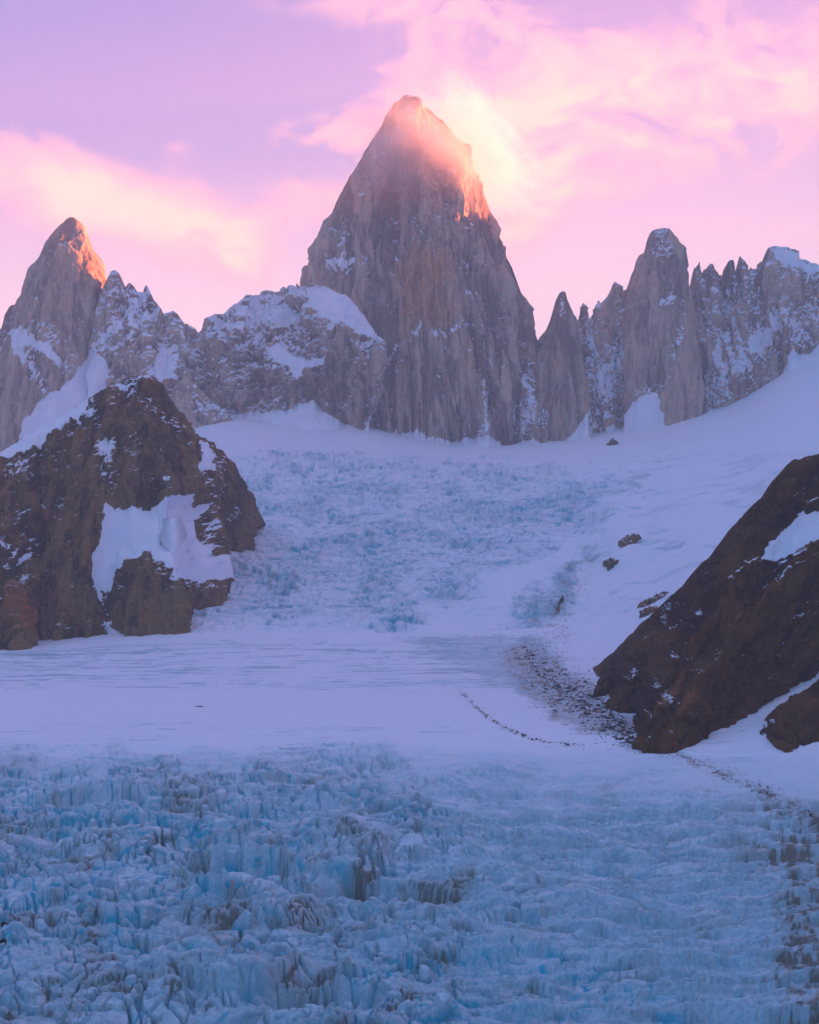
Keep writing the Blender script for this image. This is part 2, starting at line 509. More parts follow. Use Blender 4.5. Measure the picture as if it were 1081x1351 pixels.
def icefall_near(x, y, px, py):
    """crevassed ice: leaning blocks of three sizes split by crevasses, with dirt bands"""
    right = sstep(px, 520, 760)                       # right half: long transverse steps
    wx = x + 9 * fbm(x / 42, y / 42, 3, 4); wy = y + 9 * fbm(x / 42, y / 42, 3, 9)
    swell = 6.5 * ridged(x / 300 + 3, (y * 0.9 + 0.38 * x + 30 * fbm(x / 120, y / 120, 3, 26)) / 62, 2, 27) + 6.0 * fbm(x / 150, y / 100, 3, 21) + 3.2 * fbm(x / 45, y / 30, 3, 22)
    def blocks(sx, sy, seed, amp, tilt, drop, gap, depth, X=wx, Y=wy):
        """tilted ice blocks with sheer sides; each is highest at its near edge"""
        f1, f2, cid, ox, oy = worley(X / sx, Y / sy, seed, 0.95)
        e = f2 - f1
        k2 = np.modf(cid * 91.7)[0]; k3 = np.modf(cid * 517.3)[0]
        top_ = (amp * (cid - 0.5) + tilt * ((k2 - 0.5) * ox + (k3 - 0.5) * oy) * 2 - drop * oy) * (0.15 + 0.85 * sstep(e, 0.0, 0.10 + 0.22 * k2))
        cut = 1 - sstep(e, 0.0, gap)
        return top_ - depth * cut, cut, cid
    rough = 0.15 + 0.85 * sstep(fbm(x / 85, (y + 0.4 * x) / 45, 3, 25), -0.25, 0.25)
    bZ, cZ, iZ = blocks(84, 60, 1, 12.0, 11.0, 9.0, 0.03, 1.5)
    bA, cA, iA = blocks(31, 24, 2, 9.0, 7.5, 6.0, 0.07, 3.0)
    bB, cB, iB = blocks(12.0, 10.0, 3, 3.6, 3.4, 1.6, 0.10, 1.4)
    bC, cC, iC = blocks(4.6, 4.2, 4, 1.2, 1.1, 0.4, 0.14, 0.5)
    left_h = bZ + (0.5 + 0.5 * rough) * bA + rough * (bB + bC)
    wr_x = x + 22 * fbm(x / 90, y / 60, 3, 31); wr_y = y + 13 * fbm(x / 85, y / 60, 4, 33) + 0.12 * x
    bR, cR, iR = blocks(110, 30, 5, 5.0, 4.5, 11.0, 0.03, 1.0, wr_x, wr_y)
    bS, cS, iS = blocks(40, 15, 6, 4.6, 3.6, 5.5, 0.05, 2.2, wr_x, wr_y)
    bT, cT, iT = blocks(12, 8, 7, 2.6, 2.2, 1.4, 0.08, 1.2, wr_x, wr_y)
    right_h = bR + bS + (0.3 + 0.7 * rough) * bT + 0.5 * bC * rough
    h = left_h * (1 - right) + right_h * right + swell
    crev = np.clip(0.9 * cZ + cA + 0.7 * cB * rough + 0.2 * cC * rough, 0, 1.2) * (1 - right) + np.clip(0.9 * cR + 0.7 * cS + 0.3 * cT, 0, 1) * right
    # long narrow crevasses: fins running down the ice on the left, transverse slots on the right
    q1 = x * 0.92 + y * 0.38; q2 = -x * 0.38 + y * 0.92
    ck = np.exp(-(perlin(q1 / 15 + 0.5 * perlin(x / 25, y / 25, 170), q2 / 44, 171) / 0.075) ** 2) * sstep(fbm(x / 50, y / 50, 3, 172), -0.25, 0.15)
    ck2 = np.exp(-(perlin(q1 / 6.5, q2 / 17, 173) / 0.07) ** 2) * sstep(fbm(x / 32, y / 32, 3, 174), 0.0, 0.4)
    ct = np.exp(-(perlin(wr_x / 60, wr_y / 13, 175) / 0.06) ** 2) * sstep(fbm(x / 60, y / 40, 3, 176), -0.2, 0.2)
    slot = np.clip((ck + 0.6 * ck2) * (1 - 0.75 * right) + ct * (0.25 + 0.75 * right), 0, 1)
    h = h - 5.5 * slot - 2.0 * ck2
    crev = np.clip(crev * 0.9 + 0.95 * slot, 0, 1.2)
    h = h + 0.9 * right * ridged(x / 12, y / 6, 3, 177) + 0.7 * ridged(q1 / 9, q2 / 20, 3, 178)
    h = h + 0.22 * fbm(x / 2.2, y / 2.2, 3, 40) + 0.45 * ridged(x / 7, y / 7, 2, 41)
    return h, crev, right


rn = slice(0, i1 + 1)
x, y, px, py = GX[rn], YY[rn], gpx[rn], gpy[rn]
h, crev, right = icefall_near(x, y, px, py)
rim = 965 + 34 * fbm(px / 150, py / 60, 3, 50) + 22 * sstep(px, 500, 800) + 20 * sstep(px, 820, 1000)
amp = sstep(py, rim - 40, rim + 130) ** 0.8 * (1 - 0.45 * sstep(py, 980, 1060) * 0)
amp = amp * (1 - 0.25 * right) * sstep(y, 1642, 1500)
trans = sstep(py, 1080, 990)
stl = ridged(x / 150 + 0.2 * fbm(x / 80, y / 80, 2, 180), (y - 0.12 * x + 14 * fbm(x / 200, y / 120, 2, 181)) / 11, 3, 182)
GZ[rn] += h * amp + 1.3 * trans * stl
# deeper blue where the ice has opened; a few bright blue pockets
pocket = sstep(fbm(px / 38, py / 26, 3, 61), 0.18, 0.62)
bl_zone = np.clip(0.30 + 0.55 * in_poly(px, py, [(-90, 985), (330, 985), (420, 1100), (230, 1200), (150, 1290), (-90, 1300)], 60)
                  + 0.75 * in_poly(px, py, [(520, 1260), (700, 1240), (900, 1330), (900, 1420), (400, 1420)], 50), 0, 1.2)
att_blue[rn] = (np.clip(crev, 0, 1) * (0.35 + 0.65 * bl_zone) + 0.7 * pocket * bl_zone * sstep(fbm(x / 6, y / 6, 2, 62), -0.2, 0.4)) * amp
hm = smooth_rows(smooth_rows(h, 9, 0), 9, 1)
PN = np.stack([x, y, GZ[rn]], 2)
nzn = np.abs(grid_normals(PN)[:, :, 2])
top_snow = sstep(nzn, 0.55, 0.93) * (0.5 + 0.5 * sstep(fbm(x / 22, y / 18, 3, 63), -0.4, 0.3))
# dirt: in hollows, streaked down the faces, thicker in bands
band = sstep(fbm(px / 70 + py / 90, py / 45, 4, 71), 0.02, 0.55)
spots = np.zeros_like(px)
for (a_, b_, ra, rb, wt) in [(405, 1212, 30, 22, 1.1), (470, 1105, 26, 34, 0.8), (100, 1290, 60, 60, 0.5), (610, 1180, 30, 12, 0.6), (30, 1110, 40, 30, 0.45),
                             (1066, 1225, 40, 110, 1.5), (1075, 1130, 36, 50, 0.8), (1035, 1060, 50, 14, 0.7), (1000, 1110, 50, 40, 0.45), (1060, 1130, 40, 20, 0.7), (385, 1290, 60, 26, 0.6), (270, 1230, 70, 30, 0.4), (255, 1055, 30, 20, 0.4),
                             (1068, 1320, 34, 60, 1.0), (890, 1120, 60, 25, 0.35), (950, 1045, 60, 14, 0.5), (1040, 1080, 40, 18, 0.6)]:
    spots += wt * np.exp(-((px - a_) / ra) ** 2 - ((py - b_) / rb) ** 2)
streak = sstep(ridged(px / 13 + 1.2 * fbm(px / 30, py / 22, 3, 72), py / 30, 3, 73), 0.1, 0.8) * (1 - sstep(nzn, 0.5, 0.85))
att_dirt[rn] = 0.16 * sstep(fbm(px / 90 + py / 110, py / 40, 4, 79), -0.1, 0.4) * amp + 0.38 * streak * sstep(fbm(px / 60, py / 50, 3, 74), -0.35, 0.25) * amp + (0.52 * band * (0.25 + 0.75 * np.clip(crev + sstep(hm - h, 0, 4), 0, 1)) + spots * (0.35 + 0.5 * np.clip(crev + sstep(hm - h, -1, 4), 0, 1))) * amp
att_snow[rn] = np.maximum((0.87 - 0.87 * sstep(py, rim - 30, rim + 200)) * (1 - 0.5 * crev * amp) * (1 - 0.45 * trans * sstep(stl, 0.3, 0.0)), 0.60 * top_snow * (0.55 + 0.45 * sstep(py, 1330, 1050)))
att_grain[rn] = 0.06 + 0.29 * sstep(py, 968, 1030)

# middle: nearly flat snow with transverse lines
rm = slice(i1, i2 + 1)
x, y, px, py = GX[rm], YY[rm], gpx[rm], gpy[rm]
yw = y + 40 * fbm(x / 420, y / 300, 3, 81) + 0.04 * x
lines = ridged(x / 340, yw / 26, 3, 82); lines2 = ridged(x / 150, yw / 11, 3, 89)
zone = sstep(py, 836, 846) * (1 - 0.85 * sstep(py, 900, 925)) * (1 - sstep(px, 640, 760) * 0.5) + 0.45 * sstep(py, 930, 975)
zone = np.clip(zone, 0, 1)
zone2 = sstep(fbm(x / 300, y / 200, 3, 84), -0.35, 0.35)
GZ[rm] += 1.9 * lines * zone * (0.4 + 0.6 * zone2) + 0.5 * fbm(x / 120, y / 60, 3, 85) + 0.35 * ridged(x / 90, yw / 14, 2, 88) * (0.3 + zone)
att_snow[rm] = 1.0 - zone * (0.28 + 0.65 * zone2 * sstep(lines, 0.4, 0.0) + 0.40 * sstep(lines2, 0.35, 0.0))
att_blue[rm] = 0.16 * zone
att_grain[rm] = 0.06
stl = ridged(x / 150 + 0.2 * fbm(x / 80, y / 80, 2, 180), (y - 0.12 * x + 14 * fbm(x / 200, y / 120, 2, 181)) / 11, 3, 182)
tr2 = sstep(py, 915, 965)
GZ[rm] += 1.3 * tr2 * stl
att_snow[rm] *= 1 - 0.45 * tr2 * sstep(stl, 0.3, 0.0)
z3 = in_poly(px + 20 * fbm(px / 40, py / 20, 3, 190), py + 8 * fbm(px / 40, py / 20, 3, 191), [(520, 836), (720, 830), (730, 880), (700, 935), (650, 905), (590, 868)], 16)
r3 = ridged(x / 60 + y / 150, (y + 0.6 * x) / 22, 3, 192)
GZ[rm] += z3 * 2.6 * r3
att_snow[rm] -= z3 * (0.25 + 0.5 * sstep(r3, 0.35, 0.0)); att_blue[rm] += z3 * 0.3 * sstep(r3, 0.3, 0.0)
# right moraine field and its rubble-dark ice
mor = in_poly(px + 18 * fbm(px / 40, py / 25, 3, 132), py + 12 * fbm(px / 40, py / 25, 3, 133), [(690, 850), (750, 880), (790, 915), (835, 960), (850, 992), (790, 975), (730, 950), (690, 915), (665, 880)], 14)
GZ[rm] += mor * (1.6 * ridged(x / 24, y / 40, 3, 91) + 1.2 * fbm(x / 9, y / 18, 2, 92))
att_snow[rm] -= mor * 0.55
att_dirt[rm] += mor * (0.26 + 0.55 * sstep(fbm(x / 14, y / 34, 3, 93), -0.05, 0.5))

# far: the upper icefall below the walls
rf = slice(i2, len(RY))
x, y, px, py = GX[rf], YY[rf], gpx[rf], gpy[rf]
pxw = px + 26 * fbm(px / 70, py / 40, 3, 130); pyw = py + 16 * fbm(px / 60, py / 35, 3, 131)
fall = in_poly(pxw, pyw, [(300, 600), (420, 585), (560, 600), (720, 605), (830, 640), (800, 690), (770, 740), (750, 800), (700, 880), (600, 845), (520, 832), (400, 828), (240, 836), (230, 740), (330, 720)], 26)
smoothband = in_poly(pxw, pyw, [(560, 800), (640, 770), (720, 735), (800, 690), (815, 705), (740, 750), (690, 780), (640, 830), (560, 835)], 12)
fall = fall * (1 - 0.85 * smoothband)
wx = x + 40 * fbm(x / 160, y / 220, 3, 101); wy = y + 70 * fbm(x / 160, y / 220, 3, 102)
f1, f2, cid, ox, oy = worley(wx / 34, wy / 60, 103); e1_ = f2 - f1
b1 = (16 * (cid - 0.5) - 12 * oy + 8 * (np.modf(cid * 77.7)[0] - 0.5) * ox) * sstep(e1_, 0, 0.2); c1 = 1 - sstep(e1_, 0, 0.16)
f1, f2, cid, ox, oy = worley(wx / 14, wy / 26, 104); e2_ = f2 - f1
b2 = (8 * (cid - 0.5) - 4 * oy) * sstep(e2_, 0, 0.25); c2 = 1 - sstep(e2_, 0, 0.16)
roll = 14 * fbm(x / 260, y / 420, 3, 105)
patch = sstep(fbm(x / 190, y / 330, 3, 106), -0.35, 0.45)
GZ[rf] += fall * (0.35 + 0.65 * patch) * (b1 + b2 - 3 * c1) + roll * sstep(py, 830, 790) * sstep(py, 570, 610)
cv = np.exp(-(perlin(x / 60 + 0.3 * perlin(x / 50, y / 60, 140), y / 30 + 0.6 * perlin(x / 90, y / 90, 141), 142) / 0.10) ** 2) * sstep(fbm(x / 110, y / 150, 3, 143), -0.25, 0.2)
cv2 = np.exp(-(perlin(x / 26, y / 20 + x / 80, 144) / 0.13) ** 2) * sstep(fbm(x / 80, y / 120, 3, 145), -0.1, 0.3)
wide = sstep(py, 838, 815) * sstep(py, 585, 612) * (1 - 0.6 * sstep(px, 850, 950))
cvl = np.exp(-(perlin(x / 190 + y / 500, (y + 90 * perlin(x / 260, y / 500, 146)) / 62, 147) / 0.055) ** 2) * sstep(fbm(x / 200, y / 260, 3, 148), -0.3, 0.15) * wide
rg = ridged(x / 55 + y / 200, y / 75, 3, 149)
GZ[rf] += wide * (1 - fall) * (2.6 * rg + 3 * fbm(x / 90, y / 140, 3, 152))
GZ[rf] -= 6 * cvl
GZ[rf] -= fall * (7 * cv + 3.5 * cv2)
att_snow[rf] = 1.0 - fall * (0.30 + 0.12 * patch) - fall * (0.20 * np.clip(c1 + c2, 0, 1) + 0.45 * cv + 0.35 * cv2) - 0.55 * cvl - wide * (1 - fall) * 0.30 * sstep(rg, 0.25, -0.1)
att_blue[rf] = 0.35 * cvl + fall * (0.06 + 0.45 * cv + 0.25 * cv2) + fall * patch * (0.04 + 0.6 * c1 * sstep(fbm(x / 90, y / 120, 2, 107), 0, 0.5) + 0.35 * c2)
att_grain[rf] = 0.05
# slanting wind lines on the right-hand snow slope
sl = sstep(px, 760, 860) * sstep(py, 880, 800) * sstep(py, 560, 610)
dd = (y * 0.5 + x) / 60
fall = np.maximum(fall, 0.30 * sstep(py, 836, 820) * sstep(py, 588, 620) * (1 - sstep(px, 840, 900)) * sstep(fbm(x / 150, y / 200, 3, 151), -0.3, 0.4)) if False else fall
GZ[rf] += (1 - fall) * 1.3 * fbm(x / 34, y / 70, 4, 150)
GZ[rf] += sl * (3.0 * ridged(dd / 3 + 0.6 * fbm(x / 300, y / 300, 2, 110), (y - x) / 900, 3, 111) + 2.0 * fbm(x / 60, y / 120, 3, 112))
att_snow[rf] -= sl * 0.45 * sstep(ridged(dd / 3, (y - x) / 700, 3, 113), 0.35, 0.8)
# rough, dirty ice along the right margin of the icefall
mg = in_poly(pxw, pyw, [(770, 720), (785, 735), (745, 800), (760, 850), (720, 880), (670, 870), (690, 830), (720, 780)], 12)
GZ[rf] += mg * 5 * ridged(x / 30, y / 50, 3, 115)
att_dirt[rf] += mg * 0.50 * sstep(fbm(x / 22, y / 50, 3, 116), -0.1, 0.5)
att_snow[rf] -= 0.3 * mg
GZ[i2] = (GZ[i2 - 1] + GZ[i2 + 1]) / 2; GZ[i1] = (GZ[i1 - 1] + GZ[i1 + 1]) / 2

# moraine line along the right edge of the near ice
edge_line = np.zeros_like(GZ)
MOR = [(840, 985), (900, 1002), (960, 1025), (1010, 1050), (1050, 1075), (1100, 1110)]
for (a0, b0), (a1, b1_) in zip(MOR[:-1], MOR[1:]):
    ex, ey = a1 - a0, b1_ - b0
    t_ = np.clip(((gpx - a0) * ex + (gpy - b0) * ey) / (ex * ex + ey * ey), 0, 1)
    d_ = np.hypot(gpx - a0 - t_ * ex, (gpy - b0 - t_ * ey) * 1.6)
    edge_line = np.maximum(edge_line, np.exp(-(d_ / 9) ** 2))
att_dirt *= np.where((gpx > 990) & (gpy > 1000), 0.35 + 0.95 * sstep(fbm(gpx / 16, gpy / 13, 4, 195), -0.25, 0.35), 1.0)
att_dirt += edge_line * 0.55 * sstep(fbm(GX / 12, YY / 20, 3, 120), -0.3, 0.4)

GV = np.stack([GX, YY, GZ], 2).reshape(-1, 3)
NC = len(cols)
ATT = dict(snow=np.clip(att_snow, 0, 1), blue=np.clip(att_blue, 0, 1.2), dirt=np.clip(att_dirt, 0, 1.3), grain=att_grain)
NR = len(RY)
o = mesh_from('icefall', GV, quads_of(NR, NC, 0, i1), ATT, m_ice)
tag(o, 'broken blue icefall of leaning ice blocks and crevasses across the bottom of the valley', 'glacier', kind='structure')
o = mesh_from('glacier', GV, quads_of(NR, NC, i1, i2), ATT, m_ice)
tag(o, 'flat snow covered glacier shelf with fine crevasse lines between the two icefalls', 'glacier', kind='structure')
o = mesh_from('snowfield', GV, quads_of(NR, NC, i2, NR - 1), ATT, m_ice)
tag(o, 'steep crevassed snowfield rising from the flat shelf to the granite walls', 'snowfield', kind='structure')


def ground(x, y):
    """height of the built ice surface at world x, y"""
    u_ = x / y
    fc = np.interp(u_, cols, np.arange(NC)); fr = np.interp(y, RY, np.arange(NR))
    c0 = min(int(fc), NC - 2); r0 = min(int(fr), NR - 2); tx = fc - c0; ty = fr - r0
    return ((GZ[r0, c0] * (1 - tx) + GZ[r0, c0 + 1] * tx) * (1 - ty) + (GZ[r0 + 1, c0] * (1 - tx) + GZ[r0 + 1, c0 + 1] * tx) * ty)


def on_ground(px, py):
    """first point of the smooth ice surface met by the ray through a pixel"""
    u_ = (px - CX) / F
    ci = int(np.clip(np.searchsorted(cols, u_), 0, NC - 1))
    col = gpy[:, ci]
    k = int(np.argmax(col <= py))
    return u_ * RY[k], RY[k]


# ------------------------------------------------------------------ rock faces
def resample(pts, n, arc=True):
    p = np.array(pts, float)
    if arc:
        d = np.concatenate([[0], np.cumsum(np.hypot(np.diff(p[:, 0]), np.diff(p[:, 1])))])
    else:
        d = p[:, 0] - p[0, 0]
    s = np.linspace(0, d[-1], n)
    return np.stack([np.interp(s, d, p[:, k]) for k in range(3)], 1)


def massif(name, crest, foot, nc, nr, mat, arc=True, near=False, bulge=60.0, size=1.0, amps=(40, 18, 9, 4), stretch=4.0, jag=1.5,
           snow_bias=None, warm=None, snow_k=(0.30, 0.75), polys=(), back=500.0, skirt=70.0, prof=1.0, seed=0, foot_jag=4.0,
           shift=None, vein=0.0, ledge=0.0, apron=165.0, rock_apron=False, slant=None, gully=0.35, gain=1.7, round_r=0.0, round_t=0.14, carve=()):
    """a mountain face: a surface from the crest line down to the foot line, with a back slope behind it, split into
    pillars, slabs and ledges; snow lies where the surface is flat enough"""
    if near:
        foot = [(p[0], p[1], float(on_ground(p[0], p[1])[1]) - 4) for p in foot]
    nc0 = nc; nc = max(24, int(nc * 0.64)) if nc > 80 else nc; nr = max(20, int(nr * 0.64)) if nr > 60 else nr
    ci = np.arange(nc) * (nc0 / nc)
    C = resample(crest, nc, arc); B = resample(foot, nc, arc)
    jz = fbm(ci / 9.0, np.zeros(nc) + seed, 4, seed)
    jz = jz - np.convolve(np.pad(jz, 8, mode='edge'), np.ones(17) / 17, 'valid')
    C[:, 1] += jag * 2.6 * jz
    B[:, 1] += foot_jag * fbm(ci / 14.0, np.zeros(nc) + 5 + seed, 4, seed + 1)
    cx, cyy, cz = at(C[:, 0], C[:, 1], C[:, 2]); bx, by, bz = at(B[:, 0], B[:, 1], B[:, 2])
    Cw = np.stack([cx, cyy, cz], 1); Bw = np.stack([bx, by, bz], 1)
    tt = np.linspace(0, 1, nr)[:, None, None]
    P = Cw[None] * (1 - tt) + Bw[None] * tt
    T = np.repeat(tt[:, :, 0], nc, 1)
    P[:, :, 1] = Cw[None, :, 1] * (1 - T ** prof) + Bw[None, :, 1] * T ** prof
    U = np.repeat(np.linspace(0, 1, nc)[None], nr, 0)
    bl = np.sqrt(np.clip(1 - (2 * U - 1) ** 2, 0, 1))
    hh = np.linalg.norm(Cw - Bw, axis=1)[None]
    P[:, :, 1] -= bulge * bl * np.sin(np.pi * np.clip(T * 0.85 + 0.05, 0, 1)) ** 0.6
    zc = Cw[:, 2]; fade = np.clip((zc.max() - P[:, :, 2]) / (0.17 * (zc.max() - Bw[:, 2].min())), 0, 1)
    if round_r > 0:
        cp = np.stack(proj(*Cw.T), 1)[::3]; q0, q1 = proj(P[:, :, 0], P[:, :, 1], P[:, :, 2])
        dm = np.full(q0.shape, 1e9)
        for i_ in range(len(cp) - 1):
            ex, ey = cp[i_ + 1] - cp[i_]
            t_ = np.clip(((q0 - cp[i_, 0]) * ex + (q1 - cp[i_, 1]) * ey) / (ex * ex + ey * ey + 1e-9), 0, 1)
            dm = np.minimum(dm, np.hypot(q0 - cp[i_, 0] - t_ * ex, q1 - cp[i_, 1] - t_ * ey))
        dm = dm * (Cw[:, 1].mean() / F)                        # metres in from the outline
        P[:, :, 1] -= round_r * fade * np.sqrt(np.clip(1 - (1 - np.minimum(dm / round_r, 1)) ** 2, 0, 1))
    N = grid_normals(P)
    N *= np.sign(-N[:, :, 1:2] + 1e-9)
    width = np.abs(Bw[-1, 0] - Bw[0, 0])
    a = (P[:, :, 0] * 0.5 + U * width * 0.5) / size
    b = (hh * T + 0.35 * P[:, :, 2] * 0) / size
    if slant is not None:
        cs, sn_ = math.cos(math.radians(slant)), math.sin(math.radians(slant))
        a, b = (-P[:, :, 0] * sn_ + P[:, :, 2] * cs) / size, (P[:, :, 0] * cs + P[:, :, 2] * sn_) / size
    a = a + 10 * fbm(a / 60, b / 90, 3, seed + 40); b = b + 25 * fbm(a / 60, b / 90, 3, seed + 41)
    A1, A2, A3, A4 = [q * size for q in amps]

    def slab(sx, sy, sd, k=0.35):
        f1, f2, cid, ox, oy = worley(a / sx, b / sy, sd + seed)
        return (cid - 0.5 + 0.7 * (cid - 0.5) * ox + 0.25 * oy) * (0.35 + 0.65 * sstep(f2 - f1, 0, k)), cid, f2 - f1
    s1, id1, _e1 = slab(75, 75 * stretch, 11)
    s2, id2, e2_ = slab(30, 30 * stretch * 0.9, 12)
    s3, id3, _e3 = slab(13, 13 * stretch * 0.7, 13)
    disp = A1 * (s1 + 0.6 * ridged(a / 110, b / (110 * stretch), 3, seed + 2)) + A2 * s2 + A3 * s3
    gr = perlin(a / 26 + 0.4 * fbm(a / 30, b / 60, 2, seed + 7), b / (26 * stretch * 2.2), seed + 8)
    gr2 = perlin(a / 11, b / (11 * stretch * 1.6), seed + 9)
    disp -= A2 * 0.55 * np.exp(-(gr / 0.07) ** 2) + A3 * 0.5 * np.exp(-(gr2 / 0.09) ** 2)
    disp += A3 * 0.8 * ridged(a / 22, b / (22 * stretch), 3, seed + 3) + A4 * fbm(a / 9, b / 16, 3, seed + 4)
    if ledge > 0:
        lv = (P[:, :, 2] * 0.92 + P[:, :, 0] * (0.25 if slant is None else -0.75)) / (ledge * 4.5) + 1.3 * fbm(a / 70, b / 70, 4, seed + 33)
        fr = lv - np.floor(lv); disp += ledge * (1 - fr) * sstep(fr, 0.0, 0.12) * (0.5 + fbm(a / 50, b / 50, 2, seed + 34))
    edge = sstep(T, 0, 0.05) * 0.92 + 0.08
    edge = edge * (0.25 + 0.75 * sstep(np.minimum(U, 1 - U), 0, 0.03))
    ppx, ppy = proj(P[:, :, 0], P[:, :, 1], P[:, :, 2])
    wob = 3.0 * fbm(ppx / 9, ppy / 9, 3, seed + 60)
    poly_m = []
    tot = np.zeros_like(T)
    for pl in polys:
        mk = in_poly(ppx + wob, ppy + 3.0 * fbm(ppx / 9, ppy / 9, 3, seed + 61), pl, 2.0)
        poly_m.append(mk); tot = np.maximum(tot, mk)
    sm_d = smooth_rows(smooth_rows(disp, 22, 0), 22, 1)
    disp = disp * (1 - 0.85 * tot) + (sm_d * 0.85 - 0.30 * A2) * tot
    for (pl, dep, fe) in carve:
        disp -= dep * in_poly(ppx + wob, ppy + wob, pl, fe)
    P = P + N * (disp * edge)[:, :, None]
    # snow and stains
    N2 = grid_normals(P); N2 *= np.sign(-N2[:, :, 1:2] + 1e-9)
    nz = N2[:, :, 2]
    sb = snow_bias(ppx, ppy) if snow_bias else 0 * ppx
    sb = np.where(sb > 0, sb * gain, sb) - gully * np.clip((disp - sm_d * 0.0) / (A1 + A2), -0.8, 0.8)
    if round_r > 0: sb = sb - 0.9 * (1 - sstep(dm, 0.0, round_r * 0.7)) * np.minimum(fade * 2, 1)
    nzl = smooth_rows(smooth_rows(nz, 5, 0), 5, 1)
    snow_ = (nz * 0.75 + nzl * 0.25 - snow_k[0]) / (snow_k[1] - snow_k[0]) * 0.9 + sb
    snow_ = snow_ + 0.18 * fbm(ppx / 25, ppy / 18, 3, seed + 70)
    if vein > 0:
        snow_ = snow_ + vein * (ridged(a / 16 + 0.5 * fbm(a / 20, b / 30, 2, seed + 71), b / 85, 3, seed + 72) - 0.12) * sstep(T, 0.0, 0.12) - 0.25 * vein
    for pl in polys:
        snow_ = snow_ + 0.34 * in_poly(ppx + wob, ppy + wob, pl, 13.0)
    snow_ = np.maximum(snow_, tot * 1.5)
    tint = 0.5 + 0.55 * (id2 - 0.5) + 0.4 * (id1 - 0.5) + 0.3 * (id3 - 0.5)
    wm = (warm(ppx, ppy) if warm else 0) + 0.35 * (id1 - 0.5) + 0.3 * (id2 - 0.5) + np.zeros_like(T)
    # back slope and skirt
    nb = 14
    tb = np.linspace(1, 0, nb + 1)[:-1][:, None, None]
    low = np.minimum(Bw[:, 2], Cw[:, 2] - 5) - skirt
    Bk = np.repeat(P[:1], nb, 0).copy()
    Bk[:, :, 1] += back * (tb[:, :, 0] ** 0.7)
    Bk[:, :, 2] += (low[None] - P[0, :, 2][None]) * tb[:, :, 0]
    Bk[:, :, 1] += 0.12 * back * fbm(Bk[:, :, 0] / 150, Bk[:, :, 2] / 200, 3, seed + 80) * np.sin(np.pi * tb[:, :, 0])
    na = 14
    ta = np.linspace(0, 1, na + 1)[1:][:, None]
    Ps = P[-1].copy()
    for _ in range(6):
        Ps = smooth_rows(Ps, 7, 0)
    Sk = P[-1:] * (1 - sstep(ta, 0, 0.16))[:, :, None] + Ps[None] * sstep(ta, 0, 0.16)[:, :, None]
    if rock_apron:
        ws = smooth_rows((tot[-1:] > 0.3).astype(float), 4, 1)
        Sk = np.repeat(P[-1:], na, 0).copy(); Sk[:, :, 2] -= (45 + 15 * ws) * ta; Sk[:, :, 1] -= (12 + 130 * ws) * ta
    lump = 1 + 0.5 * fbm(Sk[:, :, 0] / (apron * 0.7 + 1), ta * 2 + 0 * Sk[:, :, 0], 3, seed + 90)
    if not rock_apron: Sk[:, :, 2] -= apron * ta ** 0.9; Sk[:, :, 1] -= apron * 1.25 * ta ** 1.15 * lump
    V = np.concatenate([Bk, P, Sk], 0)
    cat_ = lambda q, f=None: np.concatenate([np.repeat(q[:1], nb, 0), q, np.repeat(q[-1:], na, 0)], 0)
    att = dict(snow=np.clip(cat_(snow_), -1, 2), tint=cat_(tint), warm=cat_(wm))
    nrt = V.shape[0]
    Q = quads_of(nrt, nc, flip=True)
    fr_, fc_ = np.meshgrid(np.arange(nrt - 1), np.arange(nc - 1), indexing='ij')
    owner = np.full(len(Q), -1)
    for k, mk in enumerate(poly_m):
        mm = cat_(mk); mm[:nb] = 0; mm[-na:] = 0
        owner[(mm[:-1, :-1].ravel() > 0.5)] = k
    Vf = V.reshape(-1, 3)
    rowq = fr_.ravel()
    owner[(rowq >= nb + nr - 1) & ((not rock_apron) | (tot[-1] > 0.3)[fc_.ravel()])] = 99
    root = mesh_from(name, Vf, Q[owner < 0], att, mat)
    if (owner == 99).any(): mesh_from('snow_apron', Vf, Q[owner == 99], dict(snow=att['snow']), m_snow, root)['kind'] = 'stuff'
    for k in range(len(poly_m)):
        if (owner == k).sum() > 30:
            mesh_from('snow_patch', Vf, Q[owner == k], dict(snow=att['snow']), m_snow, root)
    return root, P


def gauss(px, py, lst):
    s = 0
    for (a_, b_, ra, rb, tilt, wt) in lst:
        c, sn_ = math.cos(math.radians(tilt)), math.sin(math.radians(tilt))
        u_ = (px - a_) * c - (py - b_) * sn_; v_ = (px - a_) * sn_ + (py - b_) * c
        s = s + wt * np.exp(-(u_ / ra) ** 2 - (v_ / rb) ** 2)
    return s


# the great granite peak
crest = [(470, 470, 6500), (455, 440, 6520), (430, 410, 6560), (397, 380, 6600), (405, 363, 6620), (418, 343, 6640), (424, 322, 6650), (429, 310, 6660), (438, 286, 6670), (447, 265, 6680), (458, 245, 6690), (469, 228, 6700),
         (482, 205, 6720), (495, 184, 6740), (505, 167, 6760), (512, 152, 6780), (520, 140, 6800), (528, 135, 6800), (533, 129, 6800), (537, 127, 6800), (542, 131, 6800), (549, 134, 6800), (558, 141, 6790),
         (575, 156, 6780), (590, 170, 6760), (603, 187, 6750), (617, 206, 6740), (625, 232, 6720), (636, 258, 6710), (649, 291, 6700), (655, 310, 6690), (660, 328, 6680), (673, 354, 6670), (683, 378, 6650), (691, 402, 6640),
         (701, 428, 6620), (709, 452, 6600), (712, 480, 6560), (716, 530, 6500)]
foot = [(455, 560, 6330), (475, 566, 6320), (500, 572, 6310), (520, 580, 6300), (548, 570, 6300), (560, 578, 6300), (590, 587, 6300), (620, 582, 6300), (645, 580, 6300), (668, 594, 6290), (690, 580, 6310), (715, 592, 6320)]
